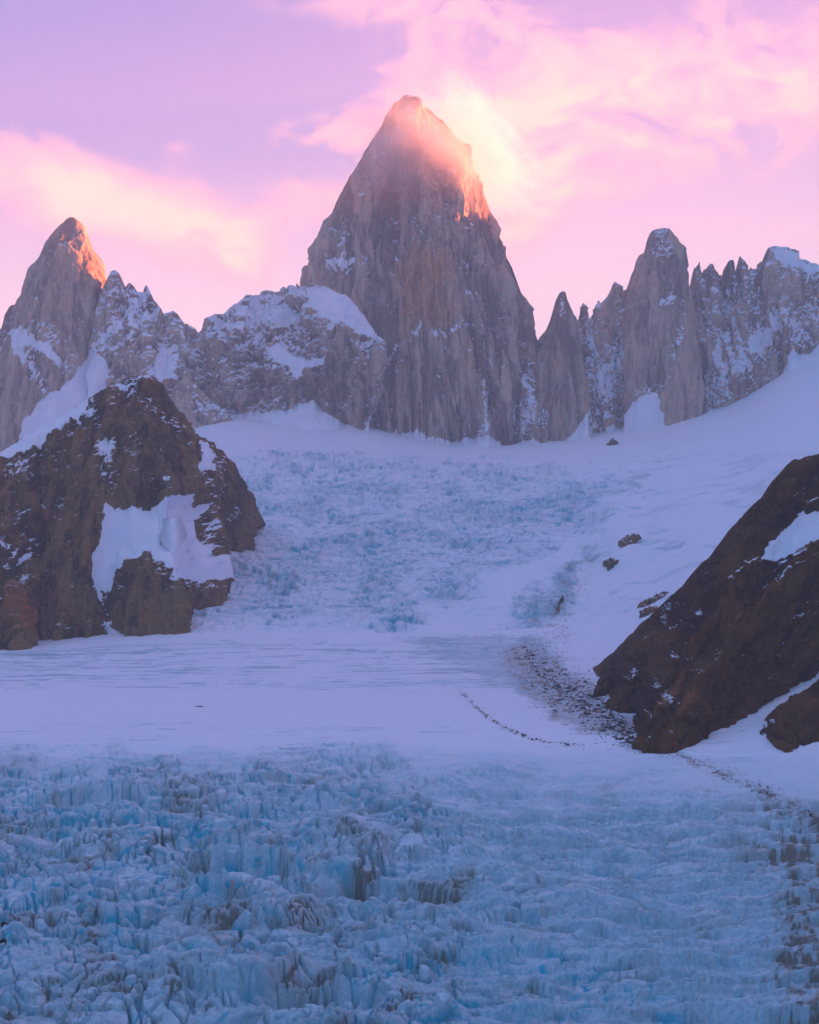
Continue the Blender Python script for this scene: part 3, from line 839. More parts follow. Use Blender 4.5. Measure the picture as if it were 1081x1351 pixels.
fitz_snow = lambda px, py: gauss(px, py, [
    (575, 440, 28, 8, 10, 0.55), (610, 432, 30, 5, 20, 0.5), (595, 425, 30, 6, 0, 0.2), (545, 440, 22, 6, 50, 0.5), (515, 470, 40, 3, 60, 0.45), (495, 520, 50, 7, 68, 0.75), (503, 545, 30, 10, 60, 0.5), (590, 463, 20, 3, -35, 0.5),
    (640, 540, 45, 6, 90, 0.75), (637, 575, 14, 14, 0, 0.9), (610, 580, 14, 10, 0, 0.7), (625, 383, 16, 6, 0, 0.55), (620, 350, 20, 4, 0, 0.25), (520, 575, 22, 10, 0, 0.8), (700, 500, 60, 8, 85, 0.6), (695, 560, 20, 18, 0, 0.5), (640, 480, 50, 5, -80, 0.3),
    (450, 345, 26, 18, 0, 0.35), (440, 300, 20, 30, 60, 0.25), (475, 350, 20, 4, 0, 0.3), (497, 395, 14, 4, 30, 0.4), (560, 590, 80, 6, 0, 0.4), (430, 380, 30, 12, 40, 0.25), (455, 350, 30, 6, 35, 0.3), (555, 395, 12, 4, 0, 0.3), (545, 300, 50, 3, 85, 0.25), (680, 540, 50, 10, 80, 0.3), (660, 430, 40, 3, 75, 0.3), (540, 575, 60, 10, 0, 0.35)]) - 0.14
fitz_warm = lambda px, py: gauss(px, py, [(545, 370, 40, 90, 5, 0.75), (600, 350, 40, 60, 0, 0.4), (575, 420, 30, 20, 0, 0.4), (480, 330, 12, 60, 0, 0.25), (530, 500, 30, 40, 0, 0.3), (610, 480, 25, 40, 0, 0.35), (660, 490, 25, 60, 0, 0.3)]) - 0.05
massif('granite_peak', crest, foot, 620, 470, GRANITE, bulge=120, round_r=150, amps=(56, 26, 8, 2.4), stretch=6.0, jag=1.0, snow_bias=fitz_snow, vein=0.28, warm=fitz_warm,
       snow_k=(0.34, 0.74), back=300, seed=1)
tag(bpy.data.objects['granite_peak'], 'towering central granite peak with its summit in glowing cloud above the snowfield', 'mountain peak')

# snow shoulder left of it
crest = [(232, 470, 6250), (240, 436, 6260), (252, 431, 6260), (263, 439, 6250), (277, 432, 6240), (285, 424, 6230), (293, 417, 6230), (308, 406, 6220), (320, 400, 6210), (333, 392, 6200), (350, 390, 6200), (375, 387, 6190), (397, 380, 6180),
         (415, 379, 6170), (435, 383, 6160), (455, 390, 6150), (470, 404, 6140), (482, 420, 6130), (495, 440, 6120), (508, 452, 6120), (505, 480, 6130), (500, 520, 6150)]
foot = [(225, 545, 6080), (240, 580, 6040), (262, 575, 6040), (285, 548, 6050), (320, 546, 6040), (345, 545, 6040), (375, 540, 6030), (395, 532, 6030), (415, 530, 6020), (432, 545, 6020), (455, 560, 6020), (475, 566, 6030), (488, 545, 6060)]
shoulder_bias = lambda px, py: gauss(px, py, [(390, 412, 90, 26, 0, 0.85), (340, 418, 40, 24, 20, 0.42), (300, 450, 60, 10, 25, 0.22), (380, 470, 50, 14, -12, 0.40), (300, 440, 20, 60, -40, 0.1), (420, 505, 30, 30, 0, -0.30), (450, 480, 30, 30, 0, -0.2), (360, 505, 60, 14, 0, -0.2),
                                              (320, 540, 50, 8, 0, 0.30), (320, 470, 60, 30, -20, 0.16), (370, 455, 60, 14, -10, 0.25), (300, 420, 40, 12, 35, 0.3), (410, 535, 30, 12, 0, 0.5), (490, 450, 12, 20, -50, 0.7), (495, 500, 50, 6, 75, 0.4), (275, 470, 30, 30, 0, -0.05), (300, 500, 20, 8, -20, 0.25), (240, 470, 20, 30, 0, 0.15)]) + 0.10
massif('snowy_shoulder', crest, foot, 380, 230, GRANITE, bulge=110, amps=(46, 26, 12, 5), stretch=1.3, jag=1.2, snow_bias=shoulder_bias, vein=0.5, snow_k=(0.34, 0.78), back=400, seed=3, prof=1.1,
       polys=[[(405, 384), (440, 386), (462, 398), (478, 416), (497, 440), (507, 452), (490, 450), (470, 441), (450, 428), (428, 424), (412, 408)], [(352, 462), (368, 452), (385, 470), (405, 474), (430, 472), (426, 480), (402, 486), (392, 500), (380, 482), (356, 474)]],
       warm=lambda px, py: gauss(px, py, [(445, 480, 25, 20, 0, 0.45), (350, 505, 40, 15, 0, 0.25)]) - 0.1)
tag(bpy.data.objects['snowy_shoulder'], 'rounded snow capped rock shoulder leaning against the left foot of the central peak', 'mountain')

# left peak and its ridges
crest = [(8, 520, 6350), (10, 470, 6380), (24, 420, 6400), (33, 391, 6420), (43, 363, 6430), (50, 345, 6440), (53, 343, 6440), (60, 325, 6450), (67, 313, 6450), (74, 304, 6460), (80, 298, 6460), (88, 290, 6460), (97, 287, 6460), (104, 290, 6460),
         (110, 296, 6460), (117, 311, 6450), (121, 322, 6450), (125, 332, 6440), (133, 341, 6440), (139, 350, 6430), (140, 365, 6430), (138, 380, 6420), (142, 410, 6400), (140, 450, 6360), (132, 500, 6320)]
HANG = [[(122, 462), (140, 474), (142, 500), (136, 520), (110, 545), (70, 560), (60, 600), (20, 620), (30, 560), (55, 528), (80, 515), (95, 500), (108, 478)]]
foot = [(-20, 600, 6180), (20, 620, 6150), (60, 620, 6130), (100, 620, 6130), (135, 610, 6150)]
lp_bias = lambda px, py: gauss(px, py, [(60, 445, 30, 22, 0, 0.30), (40, 480, 60, 7, -60, 0.55), (25, 440, 30, 20, 0, 0.35), (70, 470, 50, 4, -40, 0.5), (65, 320, 10, 25, 30, 0.25), (45, 455, 50, 4, -30, 0.5), (75, 480, 30, 4, -50, 0.5), (30, 470, 16, 20, 0, 0.3), (60, 370, 30, 3, 70, 0.25), (95, 330, 40, 70, 0, -0.35), (15, 530, 30, 30, 0, -0.25)]) - 0.04
massif('granite_tower', crest, foot, 260, 260, GRANITE, bulge=30, round_r=130, amps=(34, 18, 6, 2.4), stretch=5.5, jag=0.8, snow_bias=lp_bias, vein=0.3, snow_k=(0.32, 0.76), back=450, seed=5, polys=HANG,
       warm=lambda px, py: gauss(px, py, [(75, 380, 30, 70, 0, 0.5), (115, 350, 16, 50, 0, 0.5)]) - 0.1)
tag(bpy.data.objects['granite_tower'], 'isolated blunt rock tower with a red sunlit right edge above the dark mountain', 'mountain peak')

crest = [(-260, 470, 6500), (-160, 430, 6480), (-80, 455, 6450), (-30, 450, 6440), (0, 434, 6420), (6, 412, 6420), (13, 403, 6420), (24, 398, 6420), (33, 392, 6420), (60, 400, 6400), (100, 420, 6380), (140, 440, 6360)]
foot = [(-260, 640, 6100), (-100, 640, 6060), (0, 640, 6050), (60, 640, 6040), (110, 630, 6050), (140, 620, 6050)]
massif('rock_shoulder', crest, foot, 300, 180, GRANITE, bulge=-40, amps=(30, 18, 9, 4), stretch=2.2, jag=1.5, snow_bias=lambda px, py: gauss(px, py, [(30, 450, 40, 30, 0, 0.3), (60, 485, 60, 8, -45, 0.4), (20, 540, 50, 30, 0, -0.2)]), back=400, seed=7, polys=HANG)
tag(bpy.data.objects['rock_shoulder'], 'grey rock flank veined with snow on the left side of the blunt tower', 'mountain')

crest = [(118, 470, 6260), (128, 410, 6300), (138, 378, 6310), (143, 368, 6320), (148, 360, 6320), (152, 357, 6320), (157, 360, 6320), (163, 370, 6320), (167, 380, 6310), (172, 374, 6310), (177, 377, 6310), (183, 386, 6310), (190, 387, 6300), (192, 379, 6300), (194, 376, 6300), (197, 380, 6300),
         (200, 388, 6300), (204, 396, 6290), (208, 400, 6290), (212, 409, 6290), (216, 415, 6290), (222, 413, 6280), (230, 411, 6280), (236, 416, 6280), (240, 426, 6270), (247, 430, 6270), (257, 433, 6260), (263, 440, 6250), (268, 470, 6230), (270, 520, 6200)]
foot = [(95, 600, 6000), (140, 600, 5980), (200, 600, 5970), (240, 600, 5980), (268, 575, 6010), (300, 550, 6040)]
massif('rock_spires', crest, foot, 330, 270, GRANITE, bulge=70, amps=(34, 20, 10, 4), stretch=2.4, jag=0.9, back=350, seed=9, vein=0.55, snow_k=(0.33, 0.76),
       snow_bias=lambda px, py: gauss(px, py, [(160, 425, 50, 8, 50, 0.5), (185, 400, 30, 6, 55, 0.4), (150, 450, 40, 10, 35, 0.35), (150, 480, 40, 20, 0, 0.05), (140, 400, 30, 10, 60, 0.3), (250, 480, 30, 20, 0, 0.2), (225, 440, 20, 12, 30, 0.25), (175, 440, 50, 5, 48, 0.5), (200, 420, 40, 4, 60, 0.35), (130, 440, 20, 14, 30, 0.3), (240, 520, 30, 14, 20, 0.2), (170, 495, 18, 18, 0, -0.3)]) + 0.07,
       polys=[[(122, 462), (140, 474), (142, 500), (136, 520), (110, 545), (70, 560), (60, 600), (20, 620), (30, 560), (55, 528), (80, 515), (95, 500), (108, 478)],
              [(215, 458), (228, 465), (232, 500), (205, 505), (195, 495), (205, 470)]],
       warm=lambda px, py: gauss(px, py, [(265, 515, 14, 20, 0, 0.5)]) - 0.1)
tag(bpy.data.objects['rock_spires'], 'serrated ridge of small pinnacles holding two hanging snow patches beside the blunt tower', 'mountain ridge')
bpy.data.objects['rock_spires'].name = 'pinnacle_ridge'

# low triangular buttress in front of it
crest = [(222, 560, 6000), (228, 520, 6010), (236, 505, 6010), (248, 500, 6010), (258, 508, 6000), (270, 522, 5980), (285, 535, 5960), (300, 548, 5940), (306, 553, 5930)]
foot = [(225, 600, 5900), (262, 575, 5880), (285, 562, 5880), (308, 555, 5900)]
massif('rock_buttress', crest, foot, 110, 70, GRANITE, bulge=50, amps=(16, 10, 6, 3), stretch=2.6, jag=0.6, back=250, seed=10, foot_jag=1.5,
       warm=lambda px, py: gauss(px, py, [(262, 525, 14, 20, 0, 0.6)]))
tag(bpy.data.objects['rock_buttress'], 'small ochre rock buttress at the snow edge behind the dark mountain', 'rock buttress')

# right-hand wall of spires
crest = [(690, 560, 6600), (700, 490, 6650), (712, 462, 6680), (722, 440, 6690), (745, 425, 6700), (756, 421, 6700), (760, 430, 6700), (765, 417, 6700), (767, 407, 6700), (770, 398, 6700), (773, 408, 6700), (777, 426, 6700), (783, 412, 6700), (786, 403, 6700), (789, 396, 6700), (795, 404, 6690), (798, 424, 6690),
         (801, 395, 6690), (805, 384, 6690), (808, 378, 6690), (812, 374, 6690), (816, 376, 6690), (819, 394, 6690), (823, 383, 6690), (827, 386, 6690), (840, 392, 6700), (860, 395, 6700), (880, 395, 6700), (904, 388, 6700), (910, 382, 6700), (912, 366, 6700), (916, 356, 6700), (923, 345, 6700),
         (927, 362, 6700), (931, 354, 6700), (936, 350, 6700), (941, 350, 6700), (946, 361, 6700), (950, 374, 6700), (953, 358, 6700), (957, 350, 6700), (960, 344, 6700), (965, 345, 6700), (969, 348, 6700), (972, 366, 6700), (974, 345, 6700), (976, 337, 6700), (979, 343, 6700), (984, 368, 6700),
         (990, 352, 6700), (997, 366, 6700), (1003, 346, 6700), (1012, 352, 6720), (1040, 362, 6750), (1081, 372, 6800)]
foot = [(682, 583, 6420), (705, 590, 6410), (724, 590, 6400), (745, 580, 6400), (773, 558, 6400), (788, 572, 6390), (803, 567, 6380), (815, 568, 6390), (836, 568, 6390), (862, 566, 6400), (880, 562, 6380), (903, 569, 6380), (925, 548, 6380), (935, 540, 6380), (942, 554, 6370), (962, 545, 6370), (995, 524, 6380), (1020, 505, 6380), (1040, 470, 6400), (1081, 460, 6400)]
rw_bias = lambda px, py: gauss(px, py, [(820, 470, 90, 9, 62, 0.55), (775, 470, 70, 8, 80, 0.5), (805, 500, 60, 16, 65, 0.35), (700, 520, 60, 8, 85, 0.5), (955, 500, 50, 18, 65, 0.60), (945, 470, 50, 5, 70, 0.4), (990, 460, 40, 10, 60, 0.45), (1015, 445, 30, 14, 40, 0.7), (895, 450, 35, 6, 80, 0.6),
                                        (760, 560, 40, 14, 0, 0.2), (850, 515, 30, 10, 0, 0.4), (1060, 430, 30, 20, 0, 0.5), (965, 405, 25, 8, 20, 0.35), (870, 420, 60, 50, 0, -0.05), (985, 380, 30, 12, 20, 0.25)]) + 0.07
massif('granite_wall', crest, foot, 640, 300, GRANITE, bulge=30, amps=(50, 28, 10, 3.2), stretch=7, jag=2.2, snow_bias=rw_bias, vein=0.75, snow_k=(0.33, 0.76), back=450, seed=11,
       warm=lambda px, py: gauss(px, py, [(760, 520, 20, 50, 0, 0.3), (940, 400, 30, 40, 0, 0.25), (915, 430, 20, 50, 0, 0.2)]) - 0.1)
tag(bpy.data.objects['granite_wall'], 'long jagged granite wall streaked with snow gullies above the sloping snowfield', 'mountain ridge')

crest = [(699, 500, 6480), (707, 458, 6500), (711, 447, 6510), (716, 441, 6510), (721, 436, 6520), (725, 424, 6520), (728, 414, 6530), (732, 400, 6530), (736, 391, 6530), (739, 386, 6530), (742, 384, 6530), (746, 386, 6530), (748, 394, 6530), (751, 403, 6530), (755, 412, 6520), (758, 420, 6520), (761, 440, 6500), (766, 470, 6480), (772, 510, 6450)]
foot = [(700, 575, 6330), (712, 585, 6320), (724, 591, 6320), (740, 585, 6320), (756, 573, 6330), (773, 545, 6350)]
massif('rock_spire', crest, foot, 120, 230, GRANITE, bulge=50, round_r=50, amps=(16, 9, 5, 3), stretch=6, jag=0.5, back=200, seed=13, snow_bias=lambda px, py: gauss(px, py, [(712, 500, 50, 6, 75, 0.2), (733, 410, 10, 20, 0, 0.25)]) - 0.12,
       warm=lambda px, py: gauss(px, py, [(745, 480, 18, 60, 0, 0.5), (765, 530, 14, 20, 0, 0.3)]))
tag(bpy.data.objects['rock_spire'], 'slender pointed rock pillar just right of the gap beside the central peak', 'rock spire')

crest = [(822, 440, 6520), (826, 400, 6540), (829, 380, 6550), (831, 368, 6550), (835, 357, 6550), (838, 347, 6560), (842, 338, 6560), (849, 335, 6560), (852, 322, 6570), (856, 311, 6570), (860, 305, 6580), (866, 303, 6580), (874, 302, 6580), (883, 303, 6580), (888, 309, 6580), (892, 320, 6570), (897, 328, 6570), (900, 338, 6560),
         (902, 355, 6560), (904, 378, 6550), (908, 410, 6530), (914, 460, 6500), (922, 500, 6460)]
foot = [(820, 572, 6330), (836, 572, 6330), (850, 572, 6330), (864, 570, 6320), (872, 568, 6310), (882, 567, 6300), (903, 570, 6300), (920, 552, 6310), (934, 542, 6320)]
CONE = [[(812, 580), (822, 550), (836, 533), (848, 523), (862, 516), (868, 524), (872, 540), (879, 561), (884, 580)]]
massif('rock_tower', crest, foot, 230, 330, GRANITE, bulge=60, round_r=70, amps=(30, 16, 5.5, 2.4), stretch=7, jag=0.6, back=300, seed=15, polys=CONE,
       snow_bias=lambda px, py: gauss(px, py, [(880, 398, 14, 7, 15, 0.6), (893, 455, 40, 6, 80, 0.6), (840, 385, 8, 10, 40, 0.4), (848, 518, 40, 8, 20, 0.5), (858, 548, 30, 10, 70, 0.3)]) - 0.12,
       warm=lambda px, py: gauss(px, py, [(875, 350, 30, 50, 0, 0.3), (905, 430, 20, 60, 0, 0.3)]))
tag(bpy.data.objects['rock_tower'], 'tallest flat topped tower on the jagged wall, a snow ledge below its top', 'rock tower')

crest = [(930, 470, 6500), (955, 430, 6530), (975, 400, 6560), (990, 375, 6580), (1003, 355, 6600), (1008, 343, 6600), (1010, 333, 6600), (1013, 327, 6600), (1020, 326, 6600), (1030, 327, 6600), (1038, 325, 6600), (1043, 330, 6600), (1047, 337, 6600), (1055, 341, 6600), (1062, 343, 6600), (1070, 350, 6610), (1081, 354, 6620),
         (1110, 345, 6700), (1150, 322, 6800), (1200, 312, 6900), (1260, 316, 7100), (1340, 300, 7300), (1450, 330, 7500), (1600, 350, 7700)]
foot = [(932, 541, 6330), (942, 553, 6320), (962, 547, 6320), (980, 536, 6320), (996, 524, 6320), (1012, 512, 6320), (1032, 492, 6330), (1043, 463, 6350), (1060, 470, 6350), (1081, 458, 6350), (1150, 445, 6400), (1260, 430, 6500), (1400, 410, 6700), (1600, 400, 7000)]
rs_bias = lambda px, py: gauss(px, py, [(1012, 440, 45, 16, 50, 0.75), (985, 480, 50, 10, 55, 0.5), (955, 500, 45, 14, 65, 0.5), (960, 440, 50, 5, 65, 0.35), (1030, 360, 30, 14, 0, 0.1), (1065, 430, 30, 25, 0, 0.5), (1040, 400, 40, 20, 0, -0.15)]) + 0.06
massif('snowy_summit', crest, foot, 560, 250, GRANITE, bulge=60, amps=(44, 24, 12, 5), stretch=4.0, jag=0.8, back=600, seed=17, snow_bias=rs_bias, vein=0.75, snow_k=(0.33, 0.76),
       polys=[[(1018, 333), (1030, 330), (1046, 338), (1062, 345), (1080, 356), (1085, 366), (1060, 360), (1040, 355), (1026, 348)]])
tag(bpy.data.objects['snowy_summit'], 'broad summit with a sloping snow cap at the right end of the jagged wall', 'mountain')

# unseen ridge and range added on the right to keep the low sun off the glacier
def wpt(x, y, z):
    a_, b_ = proj(x, y, z)
    return (a_, b_, y)


crest = [wpt(2150, 7000, 1000), wpt(2500, 7350, 1350), wpt(2750, 7800, 1690), wpt(3050, 8400, 1540), wpt(3350, 9200, 1470), wpt(3700, 10000, 1500)]  # added out of view; heights set where the sun's shadow line crosses the peaks
foot = [wpt(2000, 6800, 500), wpt(2300, 6950, 550), wpt(2600, 7200, 600), wpt(2900, 7900, 650), wpt(3300, 8500, 700), wpt(3700, 9200, 700)]
massif('blocking_ridge', crest, foot, 120, 60, GRANITE, bulge=30, back=500, seed=31, snow_k=(0.3, 0.6))
tag(bpy.data.objects['blocking_ridge'], 'unseen granite ridge added beyond the snow capped summit to block the low sun', 'mountain ridge')
bpy.data.objects['blocking_ridge'].name = 'sun_block_ridge'
CR = [(2750, 7900, 1600), (3200, 6800, 1780), (3500, 5600, 1700), (3900, 4300, 1760), (4300, 2900, 1650), (4700, 1500, 1700), (4900, 300, 1500)]  # crest of the added unseen range that shades the valley haze
v = []
for i, (x_, y_, z_) in enumerate(CR):
    for k in range(9):
        q = k / 8
        v.append((x_ - 1500 * (1 - q) ** 1.2 + (q > 0.99) * 0 + 40 * math.sin(i * 3.1 + k * 2.0) * (k < 8), y_ + 60 * math.sin(i + k * 1.7) * (k < 8), z_ * q ** 1.3 + 100 * (1 - q)))
    for k in range(1, 5):
        q = 1 - k / 4
        v.append((x_ + 800 * (1 - q), y_, z_ * q + 50 * (1 - q)))
nk = 13
fq = [(i * nk + k, (i + 1) * nk + k, (i + 1) * nk + k + 1, i * nk + k + 1) for i in range(len(CR) - 1) for k in range(nk - 1)]
va = np.array(v, float)
o = mesh_from('sun_block_range', va, np.array(fq), dict(snow=np.full(len(va), 0.45), tint=np.full(len(va), 0.5), warm=np.zeros(len(va))), GRANITE)
tag(o, 'unseen snowy range added right of the valley to block the low sun', 'mountain range', kind='structure')

# dark mountain on the left, in front
crest = [(-700, 800, 2900), (-400, 720, 2950), (-150, 655, 3000), (-50, 628, 3050), (0, 600, 3100), (30, 580, 3120), (60, 563, 3150), (90, 547, 3180), (120, 524, 3220), (150, 508, 3260), (175, 498, 3280), (190, 494, 3300), (197, 494, 3300), (206, 498, 3300), (215, 507, 3310), (222, 520, 3320), (235, 540, 3350), (247, 561, 3380), (256, 573, 3400),
         (270, 578, 3450), (283, 584, 3480), (286, 592, 3500), (293, 592, 3520), (300, 602, 3550), (310, 612, 3600), (318, 630, 3650), (325, 645, 3700), (333, 660, 3750), (340, 676, 3800), (341, 690, 3850)]
foot = [(-700, 870, 2650), (-400, 862, 2680), (-150, 862, 2700), (0, 857, 2720), (25, 857, 2720), (50, 851, 2730), (58, 840, 2770), (100, 838, 2780), (140, 835, 2790), (165, 834, 2785), (190, 834, 2785), (240, 832, 2780), (252, 815, 2900), (262, 798, 3020), (285, 790, 3120), (303, 778, 3200), (285, 745, 3420), (278, 738, 3500), (300, 731, 3560), (328, 722, 3650), (336, 706, 3760), (341, 692, 3840)]
SN1 = [(137, 668), (160, 668), (200, 662), (225, 655), (250, 655), (258, 668), (280, 665), (262, 685), (246, 700), (268, 712), (277, 725), (270, 735), (300, 735), (330, 726), (312, 780), (300, 765), (262, 768), (228, 762), (230, 748), (205, 742), (200, 730), (180, 738), (165, 740), (150, 752), (146, 770), (132, 772), (133, 790), (124, 770), (120, 740), (132, 712), (137, 690)]
SN2 = [(-60, 645), (0, 600), (30, 578), (60, 561), (90, 545), (118, 523), (112, 542), (90, 560), (62, 575), (52, 588), (28, 596), (0, 614), (-60, 660)]
SN3 = [(260, 583), (270, 585), (272, 600), (274, 612), (262, 625), (258, 620), (262, 605)]
SN4 = [(137, 815), (150, 828), (158, 838), (148, 840), (140, 830)]
lb_bias = lambda px, py: gauss(px, py, [(140, 590, 12, 22, -20, 0.55), (145, 625, 10, 12, 0, 0.4), (135, 600, 14, 10, 0, 0.4), (225, 560, 30, 5, -45, 0.5), (245, 590, 30, 4, -50, 0.35), (160, 525, 50, 5, 38, 0.35), (178, 540, 8, 3, 0, 0.4), (25, 615, 30, 12, 0, 0.25), (15, 725, 24, 4, -30, 0.45), (65, 672, 30, 4, 0, 0.30), (220, 630, 50, 4, 25, 0.35),
                                       (285, 640, 40, 14, -70, 0.30), (300, 680, 30, 6, 40, 0.6), (290, 700, 40, 10, 50, 0.2), (220, 750, 30, 3, -10, 0.4), (265, 775, 40, 4, -10, 0.4), (200, 725, 14, 4, 0, 0.5), (85, 830, 20, 5, 0, 0.3),
                                       (100, 560, 90, 8, 38, 0.2), (290, 650, 30, 30, 0, 0.25), (255, 630, 50, 4, 30, 0.35), (240, 650, 40, 3, 25, 0.3), (300, 620, 14, 30, 20, 0.2), (140, 600, 10, 30, 0, 0.3), (300, 660, 40, 50, 0, 0.12), (190, 535, 14, 3, 20, 0.4), (170, 520, 40, 3, -40, 0.3), (275, 605, 14, 20, 0, 0.3), (230, 745, 30, 10, 0, 0.2), (280, 768, 25, 8, 0, 0.25)]) - 0.11
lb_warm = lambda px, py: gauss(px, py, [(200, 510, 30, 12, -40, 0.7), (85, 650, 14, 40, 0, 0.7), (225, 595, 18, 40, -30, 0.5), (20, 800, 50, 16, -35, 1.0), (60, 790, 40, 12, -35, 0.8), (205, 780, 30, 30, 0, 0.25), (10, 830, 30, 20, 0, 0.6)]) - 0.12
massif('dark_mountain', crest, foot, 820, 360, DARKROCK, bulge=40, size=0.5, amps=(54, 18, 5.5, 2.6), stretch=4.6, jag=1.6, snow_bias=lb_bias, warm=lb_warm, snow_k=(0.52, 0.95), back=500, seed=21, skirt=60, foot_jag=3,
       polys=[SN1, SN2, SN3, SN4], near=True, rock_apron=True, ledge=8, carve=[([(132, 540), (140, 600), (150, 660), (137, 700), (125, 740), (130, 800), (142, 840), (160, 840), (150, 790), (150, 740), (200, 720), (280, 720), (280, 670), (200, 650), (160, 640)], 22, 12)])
tag(bpy.data.objects['dark_mountain'], 'dark rock mountain with a hanging snow bowl rising from the left edge of the glacier', 'mountain')
bpy.data.objects['dark_mountain'].name = 'dark_pyramid'

# dark brown slope on the right
crest = [(778, 899, 2160), (783, 896, 2150), (800, 878, 2120), (812, 866, 2100), (825, 850, 2080), (850, 820, 2050), (868, 803, 2030), (885, 785, 2020), (900, 772, 2010), (925, 742, 2000), (942, 728, 2000), (955, 705, 2000), (970, 690, 2000), (985, 672, 2000), (998, 660, 2000), (1008, 655, 2000), (1014, 638, 2000), (1022, 630, 2010), (1030, 620, 2010),
         (1038, 612, 2010), (1046, 606, 2020), (1055, 605, 2020), (1066, 602, 2030), (1081, 599, 2040), (1130, 580, 2080), (1200, 560, 2120), (1400, 520, 2200)]
foot = [(777, 900, 2140), (790, 912, 2010), (780, 922, 1960), (800, 915, 1950), (803, 935, 1840), (822, 942, 1780), (838, 935, 1800), (826, 962, 1660), (840, 985, 1560), (855, 990, 1540), (880, 990, 1540), (905, 982, 1560), (930, 966, 1600), (965, 946, 1670), (1000, 926, 1730), (1040, 902, 1790), (1081, 879, 1850), (1130, 858, 1880), (1200, 830, 1920), (1400, 790, 1990)]
rb_bias = lambda px, py: gauss(px, py, [(1015, 735, 70, 3, 33, 0.40), (985, 755, 40, 2, 36, 0.45), (1050, 748, 50, 4, 35, 0.6), (1045, 735, 50, 3, 30, 0.40), (1030, 760, 25, 3, 40, 0.45), (1060, 662, 30, 2, 8, 0.45), (1020, 675, 24, 2, 30, 0.4), (1060, 795, 20, 2, 8, 0.5), (890, 823, 10, 2, 35, 0.5), (910, 812, 6, 2, 10, 0.5), (975, 710, 10, 5, 40, 0.3), (1030, 630, 60, 10, 50, 0.12)]) - 0.30
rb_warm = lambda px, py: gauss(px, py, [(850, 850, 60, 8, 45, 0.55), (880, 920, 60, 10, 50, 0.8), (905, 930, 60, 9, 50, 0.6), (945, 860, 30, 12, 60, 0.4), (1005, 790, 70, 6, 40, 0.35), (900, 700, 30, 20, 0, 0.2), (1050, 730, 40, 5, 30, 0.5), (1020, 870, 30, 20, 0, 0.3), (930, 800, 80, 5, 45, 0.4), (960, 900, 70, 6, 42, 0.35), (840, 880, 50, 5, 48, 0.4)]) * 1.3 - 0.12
SR1 = [(1082, 676), (1105, 668), (1105, 700), (1082, 712), (1060, 722), (1040, 732), (1020, 737), (1008, 742), (1015, 722), (1030, 705), (1045, 692), (1052, 680)]
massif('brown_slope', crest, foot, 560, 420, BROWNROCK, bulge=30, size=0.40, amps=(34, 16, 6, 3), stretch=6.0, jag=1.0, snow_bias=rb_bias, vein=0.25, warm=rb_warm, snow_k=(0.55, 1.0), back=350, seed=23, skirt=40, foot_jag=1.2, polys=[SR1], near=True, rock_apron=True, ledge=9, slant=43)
tag(bpy.data.objects['brown_slope'], 'steep dark brown rock slope descending to the right edge of the glacier', 'mountain slope')
bpy.data.objects['brown_slope'].name = 'brown_mountain'

crest = [(996, 966, 1655), (1000, 960, 1660), (1006, 951, 1680), (1016, 943, 1690), (1032, 931, 1700), (1045, 921, 1710), (1060, 911, 1720), (1081, 897, 1730), (1130, 866, 1760), (1200, 830, 1780), (1300, 790, 1800)]
foot = [(996, 968, 1640), (1008, 970, 1630), (1016, 978, 1610), (1026, 987, 1590), (1036, 992, 1570), (1048, 987, 1580), (1062, 982, 1590), (1081, 974, 1600), (1130, 955, 1640), (1200, 930, 1680), (1300, 900, 1700)]
massif('rock_knoll', crest, foot, 200, 110, BROWNROCK, bulge=15, size=0.25, amps=(30, 18, 10, 4), stretch=1.4, jag=1.0, snow_bias=lambda px, py: 0 * px - 0.35, snow_k=(0.6, 1.0), back=120, seed=25, skirt=30, foot_jag=1.0, near=True, rock_apron=True, slant=38)
tag(bpy.data.objects['rock_knoll'], 'low dark rock knoll below the snow strip under the brown slope', 'rock')

# ------------------------------------------------------------------ small rocks standing out of the snow
def outcrop(cpts, fpts, label, size=0.16, seed=40):
    Yf = [float(on_ground(a_, b_)[1]) for a_, b_ in fpts]
    Ym = float(np.mean(Yf))
    root, _ = massif('rock_outcrop', [(a_, b_, Ym + 14) for a_, b_ in cpts], [(a_, b_ + 1, y_ - 6) for (a_, b_), y_ in zip(fpts, Yf)], 60, 26, DARKROCK, bulge=8, size=size,
                     amps=(34, 20, 10, 4), stretch=1.3, jag=0.4, foot_jag=0.6, back=40, skirt=12, rock_apron=True, seed=seed, snow_k=(0.5, 1.0), snow_bias=lambda a_, b_: 0 * a_ + 0.12)
    tag(root, label, 'rock', 'rock outcrops poking through the snow slope')


outcrop([(814, 723), (818, 713), (826, 706), (836, 704), (843, 705), (847, 710)], [(814, 727), (820, 727), (828, 724), (836, 719), (842, 714), (848, 711)], 'dark wedge shaped outcrop alone on the sloping snow above the brown mountain', seed=41)
outcrop([(797, 744), (801, 738), (806, 736), (811, 739), (816, 741)], [(797, 745), (802, 747), (808, 747), (812, 744), (817, 742)], 'round dark outcrop just below the wedge shaped rock', seed=42)
outcrop([(839, 801), (848, 795), (860, 788), (872, 783), (884, 781)], [(839, 802), (850, 799), (862, 795), (874, 790), (885, 783)], 'long thin rock rib touching the snow edge of the brown mountain', seed=43)
outcrop([(843, 813), (850, 806), (858, 802), (866, 801)], [(843, 815), (850, 812), (858, 809), (867, 804)], 'short dark rib below the long thin one beside the brown mountain', seed=44)
outcrop([(802, 586), (806, 581), (808, 578), (811, 582), (816, 585)], [(800, 588), (805, 589), (810, 588), (815, 587), (819, 586)], 'tiny far outcrop standing in the snow under the flat topped tower', size=0.3, seed=46)
